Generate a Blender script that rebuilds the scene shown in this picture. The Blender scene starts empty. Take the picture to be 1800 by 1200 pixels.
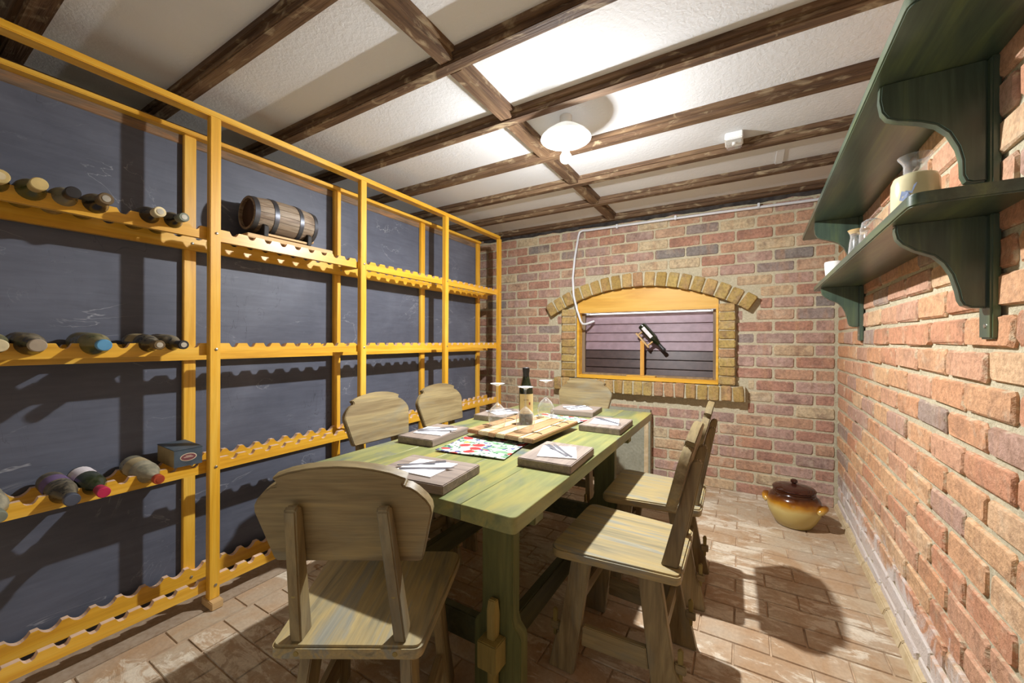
import bpy, bmesh, math, random
from mathutils import Matrix, Vector, Euler

SC = bpy.context.scene
COL = SC.collection
R = math.radians
rnd = random.Random(7)

# ------------------------------------------------------------------ camera
cam = bpy.data.cameras.new('camera')
cam.sensor_width = 36.0
cam.lens = 36.0 * 687.0 / 1800.0
cam.clip_start = 0.02
camo = bpy.data.objects.new('camera', cam)
COL.objects.link(camo)
camo.matrix_world = (Matrix.Translation((0, 0, 1.19)) @ Matrix.Rotation(R(30.6), 4, 'Z')
                     @ Matrix.Rotation(R(90), 4, 'X') @ Matrix.Rotation(0.0035, 4, 'Z'))
SC.camera = camo

# ------------------------------------------------------------------ world, exposure
BULB_W = 425.0
WORLD = 0.72
world = bpy.data.worlds.new('world')
SC.world = world
world.use_nodes = True
bg = world.node_tree.nodes['Background']
bg.inputs['Color'].default_value = (1.0, 0.97, 0.92, 1)
bg.inputs['Strength'].default_value = WORLD
SC.view_settings.view_transform = 'Standard'
SC.view_settings.look = 'None'
SC.view_settings.exposure = 0.0
SC.view_settings.gamma = 1.0
SC.view_settings.use_curve_mapping = False

# ------------------------------------------------------------------ helpers
class MB:
    def __init__(s): s.v = []; s.f = []; s.m = []
    def quad(s, a, b, c, d, m=0):
        i = len(s.v); s.v += [a, b, c, d]; s.f.append((i, i+1, i+2, i+3)); s.m.append(m); return s
    def box(s, x0, x1, y0, y1, z0, z1, m=0):
        i = len(s.v)
        s.v += [(x0,y0,z0),(x1,y0,z0),(x1,y1,z0),(x0,y1,z0),(x0,y0,z1),(x1,y0,z1),(x1,y1,z1),(x0,y1,z1)]
        for q in ((0,3,2,1),(4,5,6,7),(0,1,5,4),(1,2,6,5),(2,3,7,6),(3,0,4,7)):
            s.f.append(tuple(i+k for k in q)); s.m.append(m)
        return s
    def hexa(s, b, t, m=0):
        "b, t: 4 bottom and 4 top points"
        i = len(s.v); s.v += list(b) + list(t)
        for q in ((0,3,2,1),(4,5,6,7),(0,1,5,4),(1,2,6,5),(2,3,7,6),(3,0,4,7)):
            s.f.append(tuple(i+k for k in q)); s.m.append(m)
        return s
    def prism(s, pts, a, b, fn, m=0):
        "polygon pts (p,q) extruded from a to b; fn(p,q,t)->xyz"
        i = len(s.v); n = len(pts)
        s.v += [fn(p, q, a) for p, q in pts] + [fn(p, q, b) for p, q in pts]
        s.f.append(tuple(range(i+n-1, i-1, -1))); s.m.append(m)
        s.f.append(tuple(range(i+n, i+2*n))); s.m.append(m)
        for k in range(n):
            s.f.append((i+k, i+(k+1) % n, i+n+(k+1) % n, i+n+k)); s.m.append(m)
        return s
    def lathe(s, prof, n=24, m=0, ms=None):
        i = len(s.v)
        for r, z in prof:
            for k in range(n):
                a = 2*math.pi*k/n
                s.v.append((r*math.cos(a), r*math.sin(a), z))
        for j in range(len(prof)-1):
            for k in range(n):
                k2 = (k+1) % n
                s.f.append((i+j*n+k, i+j*n+k2, i+(j+1)*n+k2, i+(j+1)*n+k)); s.m.append(ms[j] if ms else m)
        return s
    def tube(s, path, r, n=8, m=0, cap=True):
        i = len(s.v); P = [Vector(p) for p in path]
        rs = r if isinstance(r, (list, tuple)) else [r]*len(P)
        t0 = (P[1]-P[0]).normalized()
        u = t0.orthogonal().normalized()
        for j, p in enumerate(P):
            t = (P[min(j+1, len(P)-1)]-P[max(j-1, 0)]).normalized()
            u = (u - t*u.dot(t)).normalized(); w = t.cross(u)
            for k in range(n):
                a = 2*math.pi*k/n
                s.v.append(tuple(p + (u*math.cos(a)+w*math.sin(a))*rs[j]))
        for j in range(len(P)-1):
            for k in range(n):
                k2 = (k+1) % n
                s.f.append((i+j*n+k, i+j*n+k2, i+(j+1)*n+k2, i+(j+1)*n+k)); s.m.append(m)
        if cap:
            s.f.append(tuple(range(i+n-1, i-1, -1))); s.m.append(m)
            e = i+(len(P)-1)*n; s.f.append(tuple(range(e, e+n))); s.m.append(m)
        return s
    def xf(s, M):
        s.v = [tuple(M @ Vector(p)) for p in s.v]; return s
    def mesh(s, name, mats, bevel=0.0, seg=2, smooth=False, ang=35, merge=True):
        me = bpy.data.meshes.new(name)
        me.from_pydata(s.v, [], s.f)
        for m in (mats if isinstance(mats, (list, tuple)) else [mats]): me.materials.append(m)
        me.polygons.foreach_set('material_index', s.m)
        bm = bmesh.new(); bm.from_mesh(me)
        if merge: bmesh.ops.remove_doubles(bm, verts=bm.verts, dist=1e-5)
        bmesh.ops.dissolve_degenerate(bm, edges=bm.edges, dist=1e-6)
        bmesh.ops.recalc_face_normals(bm, faces=bm.faces)
        if bevel > 0:
            es = [e for e in bm.edges if len(e.link_faces) == 2 and e.calc_face_angle(0) > R(ang)]
            bmesh.ops.bevel(bm, geom=es, offset=bevel, segments=seg, affect='EDGES', clamp_overlap=True)
        if smooth or bevel > 0:
            for f in bm.faces: f.smooth = True
            if bevel > 0 or smooth:
                for e in bm.edges:
                    if len(e.link_faces) == 2 and e.calc_face_angle(0) > R(38): e.smooth = False
        bm.to_mesh(me); bm.free()
        return me
    def obj(s, name, mats, parent=None, **k):
        return link(name, s.mesh(name, mats, **k), parent)

def link(name, me, parent=None):
    o = bpy.data.objects.new(name, me); COL.objects.link(o)
    if parent: o.parent = parent
    return o
def tag(o, label, cat, group=None):
    o['label'] = label; o['category'] = cat
    if group: o['group'] = group
    return o
def thing(name, label, cat, loc=(0,0,0), rz=0.0, group=None):
    o = bpy.data.objects.new(name, None); COL.objects.link(o)
    o.empty_display_size = 0.05
    o.location = loc; o.rotation_euler = (0, 0, rz)
    return tag(o, label, cat, group)
def struct(o):
    o['kind'] = 'structure'; return o
def dup(root, loc, rot, label, group=None):
    r = root.copy(); COL.objects.link(r); r.location = loc; r.rotation_euler = rot
    r['label'] = label
    if group: r['group'] = group
    for ch in list(root.children):
        c = ch.copy(); COL.objects.link(c); c.parent = r
        for g in list(ch.children):
            d = g.copy(); COL.objects.link(d); d.parent = c
    return r
def rpoly(pts, r, n=4):
    "round the corners of a convex polygon"
    out = []; N = len(pts)
    for i in range(N):
        rr = r[i] if isinstance(r, (list, tuple)) else r
        p = Vector(pts[i]); a = Vector(pts[i-1]); b = Vector(pts[(i+1) % N])
        if rr <= 0: out.append(tuple(p)); continue
        da = (a-p).normalized(); db = (b-p).normalized()
        q0 = p+da*rr; q1 = p+db*rr
        for k in range(n+1):
            t = k/n
            out.append(tuple((1-t)**2*q0 + 2*t*(1-t)*p + t*t*q1))
    return out

# ------------------------------------------------------------------ materials
def srgb(c):
    def f(u):
        u /= 255.0
        return u/12.92 if u <= 0.04045 else ((u+0.055)/1.055)**2.4
    return (f(c[0]), f(c[1]), f(c[2]), 1)
class NT:
    def __init__(s, name, rough=0.6, spec=0.4):
        s.mat = bpy.data.materials.new(name); s.mat.use_nodes = True
        s.t = s.mat.node_tree; s.n = s.t.nodes; s.b = s.n['Principled BSDF']
        s.b.inputs['Roughness'].default_value = rough
        s.b.inputs['Specular IOR Level'].default_value = spec
    def new(s, typ, **k):
        n = s.n.new(typ)
        for a, v in k.items(): setattr(n, a, v)
        return n
    def l(s, a, b): s.t.links.new(a, b)
    def coords(s, kind='Object', scale=(1,1,1), rand=True):
        tc = s.new('ShaderNodeTexCoord')
        mp = s.new('ShaderNodeMapping'); mp.inputs['Scale'].default_value = scale
        out = tc.outputs[kind]
        if rand:
            oi = s.new('ShaderNodeObjectInfo')
            mu = s.new('ShaderNodeMath', operation='MULTIPLY'); mu.inputs[1].default_value = 37.0
            s.l(oi.outputs['Random'], mu.inputs[0])
            ad = s.new('ShaderNodeVectorMath', operation='ADD')
            s.l(out, ad.inputs[0]); s.l(mu.outputs[0], ad.inputs[1]); out = ad.outputs[0]
        s.l(out, mp.inputs['Vector']); return mp.outputs[0]
    def world(s, scale=(1,1,1)):
        g = s.new('ShaderNodeNewGeometry'); mp = s.new('ShaderNodeMapping'); mp.inputs['Scale'].default_value = scale
        s.l(g.outputs['Position'], mp.inputs['Vector']); return mp.outputs[0]
    def noise(s, vec, scale=5, detail=4, rough=0.55, dist=0.0):
        n = s.new('ShaderNodeTexNoise'); s.l(vec, n.inputs['Vector'])
        n.inputs['Scale'].default_value = scale; n.inputs['Detail'].default_value = detail
        n.inputs['Roughness'].default_value = rough; n.inputs['Distortion'].default_value = dist
        return n.outputs['Fac']
    def ramp(s, fac, stops, interp='LINEAR'):
        r = s.new('ShaderNodeValToRGB'); cr = r.color_ramp; cr.interpolation = interp
        while len(cr.elements) > 1: cr.elements.remove(cr.elements[-1])
        cr.elements[0].position = stops[0][0]; cr.elements[0].color = srgb(stops[0][1]) if len(stops[0][1]) == 3 else stops[0][1]
        for p, c in stops[1:]:
            e = cr.elements.new(p); e.color = srgb(c) if len(c) == 3 else c
        s.l(fac, r.inputs['Fac']); return r.outputs['Color']
    def grey(s, fac, a, b, va=0.0, vb=1.0):
        m = s.new('ShaderNodeMapRange'); s.l(fac, m.inputs['Value'])
        for k, v in zip(('From Min', 'From Max', 'To Min', 'To Max'), (a, b, va, vb)): m.inputs[k].default_value = v
        return m.outputs[0]
    def mix(s, fac, a, b, blend='MIX'):
        m = s.new('ShaderNodeMix', data_type='RGBA', blend_type=blend)
        ins = [i for i in m.inputs if i.enabled]
        # Factor, A, B
        fi, ai, bi = m.inputs[0], m.inputs[6], m.inputs[7]
        if isinstance(fac, (int, float)): fi.default_value = fac
        else: s.l(fac, fi)
        for v, i in ((a, ai), (b, bi)):
            if isinstance(v, tuple): i.default_value = srgb(v) if len(v) == 3 else v
            else: s.l(v, i)
        return m.outputs[2]
    def math(s, op, a, b=0.0):
        m = s.new('ShaderNodeMath', operation=op)
        for v, i in ((a, 0), (b, 1)):
            if isinstance(v, (int, float)): m.inputs[i].default_value = v
            else: s.l(v, m.inputs[i])
        return m.outputs[0]
    def color(s, c): s.l(c, s.b.inputs['Base Color'])
    def bump(s, h, strength=0.3, dist=0.01):
        b = s.new('ShaderNodeBump'); b.inputs['Strength'].default_value = strength; b.inputs['Distance'].default_value = dist
        s.l(h, b.inputs['Height']); s.l(b.outputs[0], s.b.inputs['Normal'])

def plain(name, c, rough=0.5, metal=0.0, spec=0.4, var=0.06):
    N = NT(name, rough, spec); N.b.inputs['Metallic'].default_value = metal
    n = N.noise(N.coords(), 18, 3)
    d = tuple(max(0, int(x*(1-var))) for x in c); u = tuple(min(255, int(x*(1+var))) for x in c)
    N.color(N.ramp(n, [(0.3, d), (0.7, u)]))
    return N.mat
def wood(name, stops, axis='y', along=1.0, across=10.0, rough=0.5, dist=0.8, fine=0.25, bump=0.15, spec=0.35, blotch=None, coat=0.0, second=None):
    N = NT(name, rough, spec)
    sc = [across]*3; sc['xyz'.index(axis)] = along
    v = N.coords(scale=tuple(sc))
    n = N.noise(v, 1.0, 5, 0.6, dist)
    c = N.ramp(n, stops)
    sc2 = [x*7 for x in sc]; sc2['xyz'.index(axis)] = along*3
    f = N.noise(N.coords(scale=tuple(sc2)), 1.0, 3, 0.6, 0.2)
    c = N.mix(fine, c, N.ramp(f, [(0.3, (70, 60, 50)), (0.7, (255, 250, 240))]), 'MULTIPLY')
    if blotch:
        sc3 = [blotch[1]]*3; sc3['xyz'.index(axis)] = blotch[1]*0.45
        b = N.noise(N.coords(scale=tuple(sc3)), 1.0, 4, 0.6, 1.2)
        c = N.mix(N.grey(b, blotch[2], blotch[3], 0, blotch[4]), c, blotch[0])
    if second:
        sc4 = [second[1]]*3; sc4['xyz'.index(axis)] = second[1]*0.3
        b2 = N.noise(N.coords(scale=tuple(sc4)), 1.3, 4, 0.6, 1.0)
        c = N.mix(N.grey(b2, second[2], second[3], 0, second[4]), c, second[0])
    N.color(c); N.bump(f, bump, 0.004)
    N.b.inputs['Coat Weight'].default_value = coat
    N.b.inputs['Coat Roughness'].default_value = 0.25
    return N.mat

PINE = [(0.25, (196, 136, 30)), (0.5, (226, 170, 48)), (0.75, (238, 194, 84))]
M_pine = {a: wood('varnished_yellow_pine_'+a, PINE, a, 1.5, 22, 0.38, 0.5, 0.14, 0.05, 0.5, coat=0.25) for a in 'xyz'}
M_rawpine = plain('bare_pine_edge', (214, 180, 150), 0.7)
CH = [(0.2, (94, 78, 52)), (0.42, (130, 112, 78)), (0.58, (152, 136, 98)), (0.78, (168, 146, 96))]
M_ch = {a: wood('stained_olive_wood_'+a, CH, a, 1.6, 16, 0.5, 0.9, 0.3, 0.12, 0.4, ((118, 122, 112), 6, 0.5, 0.75, 0.6)) for a in 'xyz'}
M_seat = wood('stained_seat_wood', [(0.2, (104, 94, 70)), (0.38, (146, 136, 106)), (0.5, (172, 152, 104)), (0.62, (138, 138, 126)), (0.75, (178, 166, 130)), (0.88, (150, 146, 126))], 'y', 1.6, 18, 0.42, 1.0, 0.28, 0.12, 0.45)
TB = [(0.15, (84, 94, 64)), (0.4, (114, 122, 80)), (0.55, (138, 140, 88)), (0.7, (158, 148, 82)), (0.9, (126, 134, 104))]
M_table = wood('green_stained_table_boards', TB, 'y', 1.3, 11, 0.33, 1.3, 0.2, 0.08, 0.5, ((84, 98, 102), 5, 0.54, 0.72, 0.85), second=((162, 150, 76), 6.5, 0.55, 0.75, 0.55))
M_tleg = wood('green_stained_table_legs', [(0.2, (70, 76, 42)), (0.5, (104, 106, 62)), (0.8, (128, 122, 72))], 'z', 1.4, 13, 0.5, 1.0, 0.25, 0.1, 0.4)
M_tbeam = wood('green_stained_table_rails', [(0.2, (52, 56, 40)), (0.5, (78, 80, 56)), (0.8, (98, 94, 62))], 'y', 1.4, 13, 0.5, 1.0, 0.25, 0.1, 0.4)
M_peg = wood('pale_olive_pegs', [(0.2, (120, 108, 60)), (0.8, (170, 150, 86))], 'z', 1.4, 13, 0.5)
SH = [(0.2, (44, 58, 52)), (0.5, (74, 92, 78)), (0.68, (98, 116, 80)), (0.85, (102, 120, 110))]
M_sh = {a: wood('dark_green_shelf_'+a, SH, a, 1.5, 16, 0.32, 0.8, 0.3, 0.06, 0.5, coat=0.3) for a in 'xyz'}
BEAM = [(0.2, (64, 48, 36)), (0.45, (104, 80, 60)), (0.62, (130, 104, 78)), (0.85, (152, 130, 102))]
M_beam = {a: wood('weathered_brown_beam_'+a, BEAM, a, 1.4, 15, 0.75, 1.2, 0.45, 0.5, 0.25, ((178, 160, 128), 16, 0.55, 0.7, 0.65)) for a in 'xy'}
M_strip = wood('weathered_grey_capping', [(0.2, (88, 74, 62)), (0.5, (132, 112, 92)), (0.66, (160, 120, 84)), (0.85, (150, 140, 128))], 'y', 3, 26, 0.8, 1.3, 0.4, 0.4, 0.2)
M_mat = {a: wood('grey_brown_oak_board_'+a, [(0.2, (108, 98, 90)), (0.5, (144, 130, 120)), (0.8, (168, 154, 140))], a, 2.0, 26, 0.6, 0.8, 0.3, 0.15, 0.3) for a in 'xy'}
M_board_d = wood('tan_serving_board', [(0.2, (134, 98, 64)), (0.5, (168, 130, 92)), (0.8, (186, 150, 112))], 'y', 2, 20, 0.45, 0.8, 0.25, 0.08)
M_board_l = wood('pale_serving_board', [(0.2, (188, 162, 116)), (0.5, (206, 184, 142)), (0.8, (216, 200, 164))], 'y', 2, 20, 0.45, 0.8, 0.2, 0.08)
M_barrel = wood('grey_oak_staves', [(0.2, (92, 76, 62)), (0.45, (140, 120, 100)), (0.6, (164, 148, 128)), (0.85, (176, 164, 148))], 'y', 3, 34, 0.55, 0.8, 0.4, 0.2)
M_barrelhead = wood('dark_barrel_head', [(0.2, (44, 30, 22)), (0.8, (84, 60, 44))], 'z', 2, 20, 0.6)
M_plank = wood('bare_pine_plank', [(0.2, (184, 146, 94)), (0.8, (224, 190, 138))], 'y', 1.5, 20, 0.6)
M_stop = wood('greyed_window_stop', [(0.2, (112, 94, 74)), (0.8, (158, 138, 112))], 'z', 2, 20, 0.7)
M_lightwood = wood('honey_pine', [(0.2, (196, 138, 44)), (0.5, (222, 172, 76)), (0.8, (232, 192, 104))], 'x', 1.2, 14, 0.45, 0.8, 0.15, 0.05)
M_lightwood_z = wood('honey_pine_upright', [(0.2, (170, 112, 40)), (0.5, (204, 146, 60)), (0.8, (222, 172, 84))], 'z', 1.2, 14, 0.45, 0.8, 0.15, 0.05)
M_hoop = plain('dull_steel_hoop', (96, 98, 104), 0.38, 0.8)
M_steel = plain('polished_cutlery_steel', (140, 140, 147), 0.35, 0.7)
M_bolt = plain('zinc_bolt', (176, 172, 160), 0.35, 0.9)
M_white = plain('white_enamel', (238, 238, 234), 0.25, 0, 0.5, 0.01)
NO = NT('opal_glass_shade', 0.3)
NO.b.inputs['Base Color'].default_value = (0.9, 0.9, 0.88, 1)
_tl = NO.new('ShaderNodeBsdfTranslucent'); _tl.inputs[0].default_value = (0.92, 0.92, 0.9, 1)
_ms = NO.new('ShaderNodeMixShader'); _ms.inputs[0].default_value = 0.35
NO.l(NO.b.outputs[0], _ms.inputs[1]); NO.l(_tl.outputs[0], _ms.inputs[2]); NO.l(_ms.outputs[0], NO.n['Material Output'].inputs[0])
M_opal = NO.mat
M_plastic = plain('white_plastic', (228, 228, 224), 0.4, 0, 0.5, 0.01)
M_pvc = plain('white_pvc_pipe', (214, 216, 220), 0.4, 0, 0.5, 0.02)
M_napkin = plain('white_paper_napkin', (240, 240, 244), 0.85, 0, 0.2, 0.02)
M_dark = plain('blackened_iron', (40, 36, 32), 0.6, 0.3)
M_straw = plain('pale_straw', (214, 184, 130), 0.8)

def ceiling_mat():
    N = NT('white_textured_ceiling_paint', 0.85, 0.2)
    a = N.noise(N.world((1,1,1)), 60, 4, 0.6, 0.4); b = N.noise(N.world((1,1,1)), 1.4, 3)
    N.color(N.ramp(b, [(0.3, (216, 218, 220)), (0.7, (226, 228, 230))])); N.bump(a, 0.35, 0.006)
    return N.mat
M_ceil = ceiling_mat()
def slate_mat():
    N = NT('blue_grey_slate', 0.5, 0.35)
    v = N.world((1,1,1))
    a = N.noise(v, 2.2, 5, 0.6, 0.6); s = N.noise(N.world((1, 1.0, 9)), 5, 4, 0.6, 0.4)
    c = N.ramp(a, [(0.3, (80, 84, 97)), (0.55, (93, 97, 110)), (0.75, (106, 110, 123))])
    c = N.mix(0.25, c, N.ramp(s, [(0.35, (150, 150, 150)), (0.7, (255, 255, 255))]), 'MULTIPLY')
    w = N.noise(N.world((1, 1, 1.8)), 2.0, 5, 0.55, 1.6)          # pale scratches along thin contour lines
    line = N.math('ABSOLUTE', N.math('SUBTRACT', w, 0.5))
    msk = N.noise(v, 3.1, 2)
    line = N.math('MULTIPLY', N.grey(line, 0.0, 0.006, 1, 0), N.grey(msk, 0.5, 0.66, 0, 0.4))
    c = N.mix(line, c, (190, 192, 196))
    w2 = N.noise(N.world((1, 2.4, 0.8)), 1.7, 4, 0.6, 1.0)        # dark hairline cracks
    l2 = N.math('MULTIPLY', N.grey(N.math('ABSOLUTE', N.math('SUBTRACT', w2, 0.47)), 0.0, 0.0035, 1, 0), N.grey(N.noise(v, 2.3, 2), 0.56, 0.66, 0, 0.6))
    c = N.mix(l2, c, (24, 24, 28))
    N.color(c); N.bump(s, 0.12, 0.004)
    return N.mat
M_slate = slate_mat()
def brick_mat(name, pal, white=0.35, base_white=False, edge=None, tint=None):
    N = NT(name, 0.85, 0.2)
    oi = N.new('ShaderNodeObjectInfo')
    c = N.ramp(oi.outputs['Random'], pal, 'CONSTANT')
    v = N.world((1,1,1))
    st = N.noise(N.world((14, 14, 2.0)), 1.2, 3, 0.6, 0.3)         # vertical drag streaks
    c = N.mix(N.grey(st, 0.5, 0.72, 0, 0.55), c, (196, 150, 112))
    d = N.noise(N.coords(scale=(9, 9, 9)), 1.0, 4, 0.65, 0.5)
    c = N.mix(N.grey(d, 0.5, 0.72, 0, 0.65), c, (118, 88, 78))
    g = N.noise(v, 55, 4, 0.7)
    c = N.mix(0.5, c, N.ramp(g, [(0.32, (120, 108, 102)), (0.6, (255, 255, 255))]), 'MULTIPLY')
    c = N.mix(0.2 if tint else 0.08, c, tint or (176, 160, 142))
    wv = N.noise(v, 7.5, 5, 0.7, 0.5)
    c = N.mix(N.grey(wv, 0.55, 0.72, 0, white), c, (206, 190, 166))
    if edge:
        tc = N.new('ShaderNodeTexCoord'); es = N.new('ShaderNodeSeparateXYZ'); N.l(tc.outputs['Object'], es.inputs[0])
        ex = N.grey(N.math('ABSOLUTE', es.outputs['X']), edge[0]-0.030, edge[0]); ez = N.grey(N.math('ABSOLUTE', es.outputs['Z']), edge[1]-0.020, edge[1])
        ek = N.math('ADD', N.math('MAXIMUM', ex, ez), N.math('MULTIPLY', N.math('SUBTRACT', N.noise(v, 28, 4, 0.7), 0.5), 2.2))
        c = N.mix(N.grey(ek, 0.9, 1.3, 0, 0.7), c, (206, 194, 164))
    if base_white:
        sp = N.new('ShaderNodeSeparateXYZ'); N.l(v, sp.inputs[0])
        k = N.math('ADD', N.grey(sp.outputs['Z'], 0.08, 0.42, 0.95, -0.35), N.math('MULTIPLY', N.math('SUBTRACT', N.noise(v, 6, 5, 0.7, 0.8), 0.5), 2.2))
        c = N.mix(N.grey(k, 0.25, 0.6, 0, 0.85), c, (214, 206, 200))
    N.color(c); N.bump(N.math('ADD', g, N.math('MULTIPLY', N.noise(v, 18, 4, 0.7), 1.6)), 0.6, 0.008)
    return N.mat
PAL_B = [(0.0, (187, 140, 120)), (0.14, (185, 151, 137)), (0.28, (196, 155, 126)), (0.40, (174, 146, 135)), (0.5, (201, 167, 138)),
         (0.60, (183, 135, 113)), (0.70, (192, 160, 147)), (0.80, (205, 178, 142)), (0.88, (155, 140, 133)), (0.93, (209, 189, 153)), (0.97, (138, 131, 126))]
PAL_R = [(0.0, (205, 149, 113)), (0.16, (212, 162, 124)), (0.30, (198, 138, 110)), (0.44, (216, 173, 133)), (0.56, (205, 156, 129)),
         (0.68, (219, 183, 146)), (0.78, (194, 149, 129)), (0.87, (180, 147, 137)), (0.94, (146, 135, 133))]
PAL_Y = [(0.0, (176, 148, 80)), (0.25, (186, 160, 92)), (0.5, (168, 138, 70)), (0.75, (190, 158, 100)), (0.9, (178, 138, 98))]
M_brickb = brick_mat('weathered_red_brick', PAL_B, 0.6, False, (0.1205, 0.039))
M_brickr = brick_mat('weathered_orange_brick', PAL_R, 0.5, True, (0.1205, 0.0385), (222, 178, 134))
M_bricky = brick_mat('yellow_brick', PAL_Y, 0.25)
def mortar_mat():
    N = NT('sandy_mortar', 0.95, 0.1)
    a = N.noise(N.world((1,1,1)), 60, 5, 0.7); b = N.noise(N.world((1,1,1)), 5, 4)
    N.color(N.mix(0.5, N.ramp(b, [(0.3, (186, 176, 146)), (0.7, (210, 200, 170))]), N.ramp(a, [(0.3, (160, 148, 124)), (0.7, (220, 212, 186))])))
    N.bump(a, 0.8, 0.01); return N.mat
M_mortar = mortar_mat()
def floor_mat(name, base):
    N = NT(name, 0.5, 0.35)
    oi = N.new('ShaderNodeObjectInfo')
    c = N.ramp(oi.outputs['Random'], base, 'LINEAR')
    v = N.world((1,1,1))
    d = N.noise(v, 4.5, 5, 0.65, 0.8)
    c = N.mix(N.grey(d, 0.42, 0.6, 0, 0.85), c, (170, 138, 104))
    c = N.mix(N.grey(N.noise(v, 2.1, 4, 0.6, 0.6), 0.5, 0.7, 0, 0.7), c, (178, 168, 150))
    f = N.noise(N.world((0.7, 1.8, 1)), 9, 6, 0.75, 0.7)           # flaking pale lime layer
    big = N.noise(v, 1.3, 3, 0.5, 0.5)
    k = N.math('ADD', f, N.math('MULTIPLY', N.math('SUBTRACT', big, 0.5), 0.9))
    c = N.mix(N.grey(k, 0.52, 0.61, 0, 0.75), c, (222, 212, 192))
    g = N.noise(v, 70, 3, 0.7)
    c = N.mix(0.25, c, N.ramp(g, [(0.3, (150, 140, 130)), (0.65, (255, 255, 255))]), 'MULTIPLY')
    N.color(c); N.bump(N.math('ADD', g, N.math('MULTIPLY', f, 1.5)), 0.25, 0.004)
    return N.mat
M_floor = floor_mat('worn_clay_paver', [(0.0, (172, 148, 122)), (0.3, (186, 162, 134)), (0.6, (178, 160, 136)), (1.0, (192, 172, 144))])
M_grout = plain('brown_floor_grout', (166, 142, 116), 0.9, 0, 0.15, 0.15)
def concrete_mat(name, a, b, s=3):
    N = NT(name, 0.85, 0.2)
    n = N.noise(N.world((1,1,1)), s, 6, 0.6, 0.6); g = N.noise(N.world((1,1,1)), 50, 3)
    N.color(N.mix(0.2, N.ramp(n, [(0.3, a), (0.7, b)]), N.ramp(g, [(0.3, (120, 116, 106)), (0.7, (200, 198, 188))]))); N.bump(g, 0.3, 0.004)
    return N.mat
M_concrete = concrete_mat('grey_green_cement_board', (132, 132, 112), (160, 158, 136))
M_kerb = concrete_mat('brown_cement_screed', (132, 106, 80), (160, 138, 112), 4)
M_fillet = concrete_mat('cream_mortar_fillet', (186, 158, 112), (212, 190, 150), 8)
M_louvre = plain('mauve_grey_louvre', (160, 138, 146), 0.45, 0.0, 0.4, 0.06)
M_louvre_shade = plain('shaded_brown_louvre', (80, 64, 60), 0.4, 0.0, 0.45, 0.12)  # lower slats out of the strip light: their shade is put into the colour

def glass(name, col=(1,1,1,1), rough=0.0, alpha_mix=0.0, haze=0.0):
    "thin clear glass: mostly transparent with a fresnel sheen, so that light still reaches what stands inside or behind"
    m = bpy.data.materials.new(name); m.use_nodes = True; t = m.node_tree; n = t.nodes
    out = n['Material Output']; n.remove(n['Principled BSDF'])
    tr = n.new('ShaderNodeBsdfTransparent'); tr.inputs[0].default_value = col
    g0 = n.new('ShaderNodeBsdfGlossy'); g0.inputs['Roughness'].default_value = 0.06
    df = n.new('ShaderNodeBsdfDiffuse'); df.inputs[0].default_value = (0.9, 0.92, 0.93, 1)
    gl = n.new('ShaderNodeMixShader'); gl.inputs[0].default_value = haze
    t.links.new(g0.outputs[0], gl.inputs[1]); t.links.new(df.outputs[0], gl.inputs[2])
    fr = n.new('ShaderNodeLayerWeight'); fr.inputs['Blend'].default_value = 0.5
    pw = n.new('ShaderNodeMath'); pw.operation = 'POWER'; pw.inputs[1].default_value = 2.2; t.links.new(fr.outputs['Facing'], pw.inputs[0])
    mx = n.new('ShaderNodeMixShader'); ml = n.new('ShaderNodeMath'); ml.operation = 'MULTIPLY_ADD'
    ml.inputs[1].default_value = 0.75; ml.inputs[2].default_value = alpha_mix
    t.links.new(pw.outputs[0], ml.inputs[0]); t.links.new(ml.outputs[0], mx.inputs[0])
    t.links.new(tr.outputs[0], mx.inputs[1]); t.links.new(gl.outputs[0], mx.inputs[2]); t.links.new(mx.outputs[0], out.inputs[0])
    return m
M_glass = glass('clear_glass', (0.96, 0.97, 0.97, 1), 0, 0.12, 0.35)
M_pane = glass('dusty_window_glass', (0.93, 0.92, 0.92, 1), 0, 0.0)
def bottle_mat(name, c, dust=(150, 138, 112), amt=0.7, rough=0.2):
    N = NT(name, rough, 0.5)
    g = N.new('ShaderNodeNewGeometry'); sp = N.new('ShaderNodeSeparateXYZ'); N.l(g.outputs['Normal'], sp.inputs[0])
    d = N.noise(N.coords(), 16, 4, 0.7, 0.6)
    k = N.math('MULTIPLY', N.grey(sp.outputs['Z'], -0.3, 0.6, 0, 1), N.grey(d, 0.38, 0.58, 0.1, 1))
    k = N.math('MULTIPLY', k, amt)
    N.color(N.mix(k, c, dust)); N.l(N.grey(k, 0, 0.6, rough, 0.8), N.b.inputs['Roughness'])
    return N.mat
M_bot_black = bottle_mat('dusty_black_glass', (24, 24, 22))
M_bot_green = bottle_mat('dark_green_glass', (26, 40, 14), amt=0.12, rough=0.08)
M_bot_olive = bottle_mat('dusty_olive_glass', (74, 76, 40), (158, 146, 108), 0.6)
M_bot_clear = bottle_mat('dusty_grey_glass', (110, 108, 92), (176, 166, 138), 0.75)
M_bot_clean = bottle_mat('wine_dark_green_glass', (20, 28, 12), amt=0.05, rough=0.06)
def foil(name, c, rough=0.4, metal=0.2): return plain(name, c, rough, metal, 0.4, 0.1)
M_label_cream = plain('cream_paper_label', (216, 198, 142), 0.8)
M_label_white = plain('white_paper_label', (222, 214, 216), 0.8)
M_label_purple = plain('purple_paper_label', (112, 92, 128), 0.8)
M_label_tan = plain('stained_tan_label', (168, 150, 112), 0.85)

# ================================================================== STRUCTURE
YB = 3.613            # face of the far brick wall
CZ = 0.0915           # brick course
CEIL = 2.36
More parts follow.
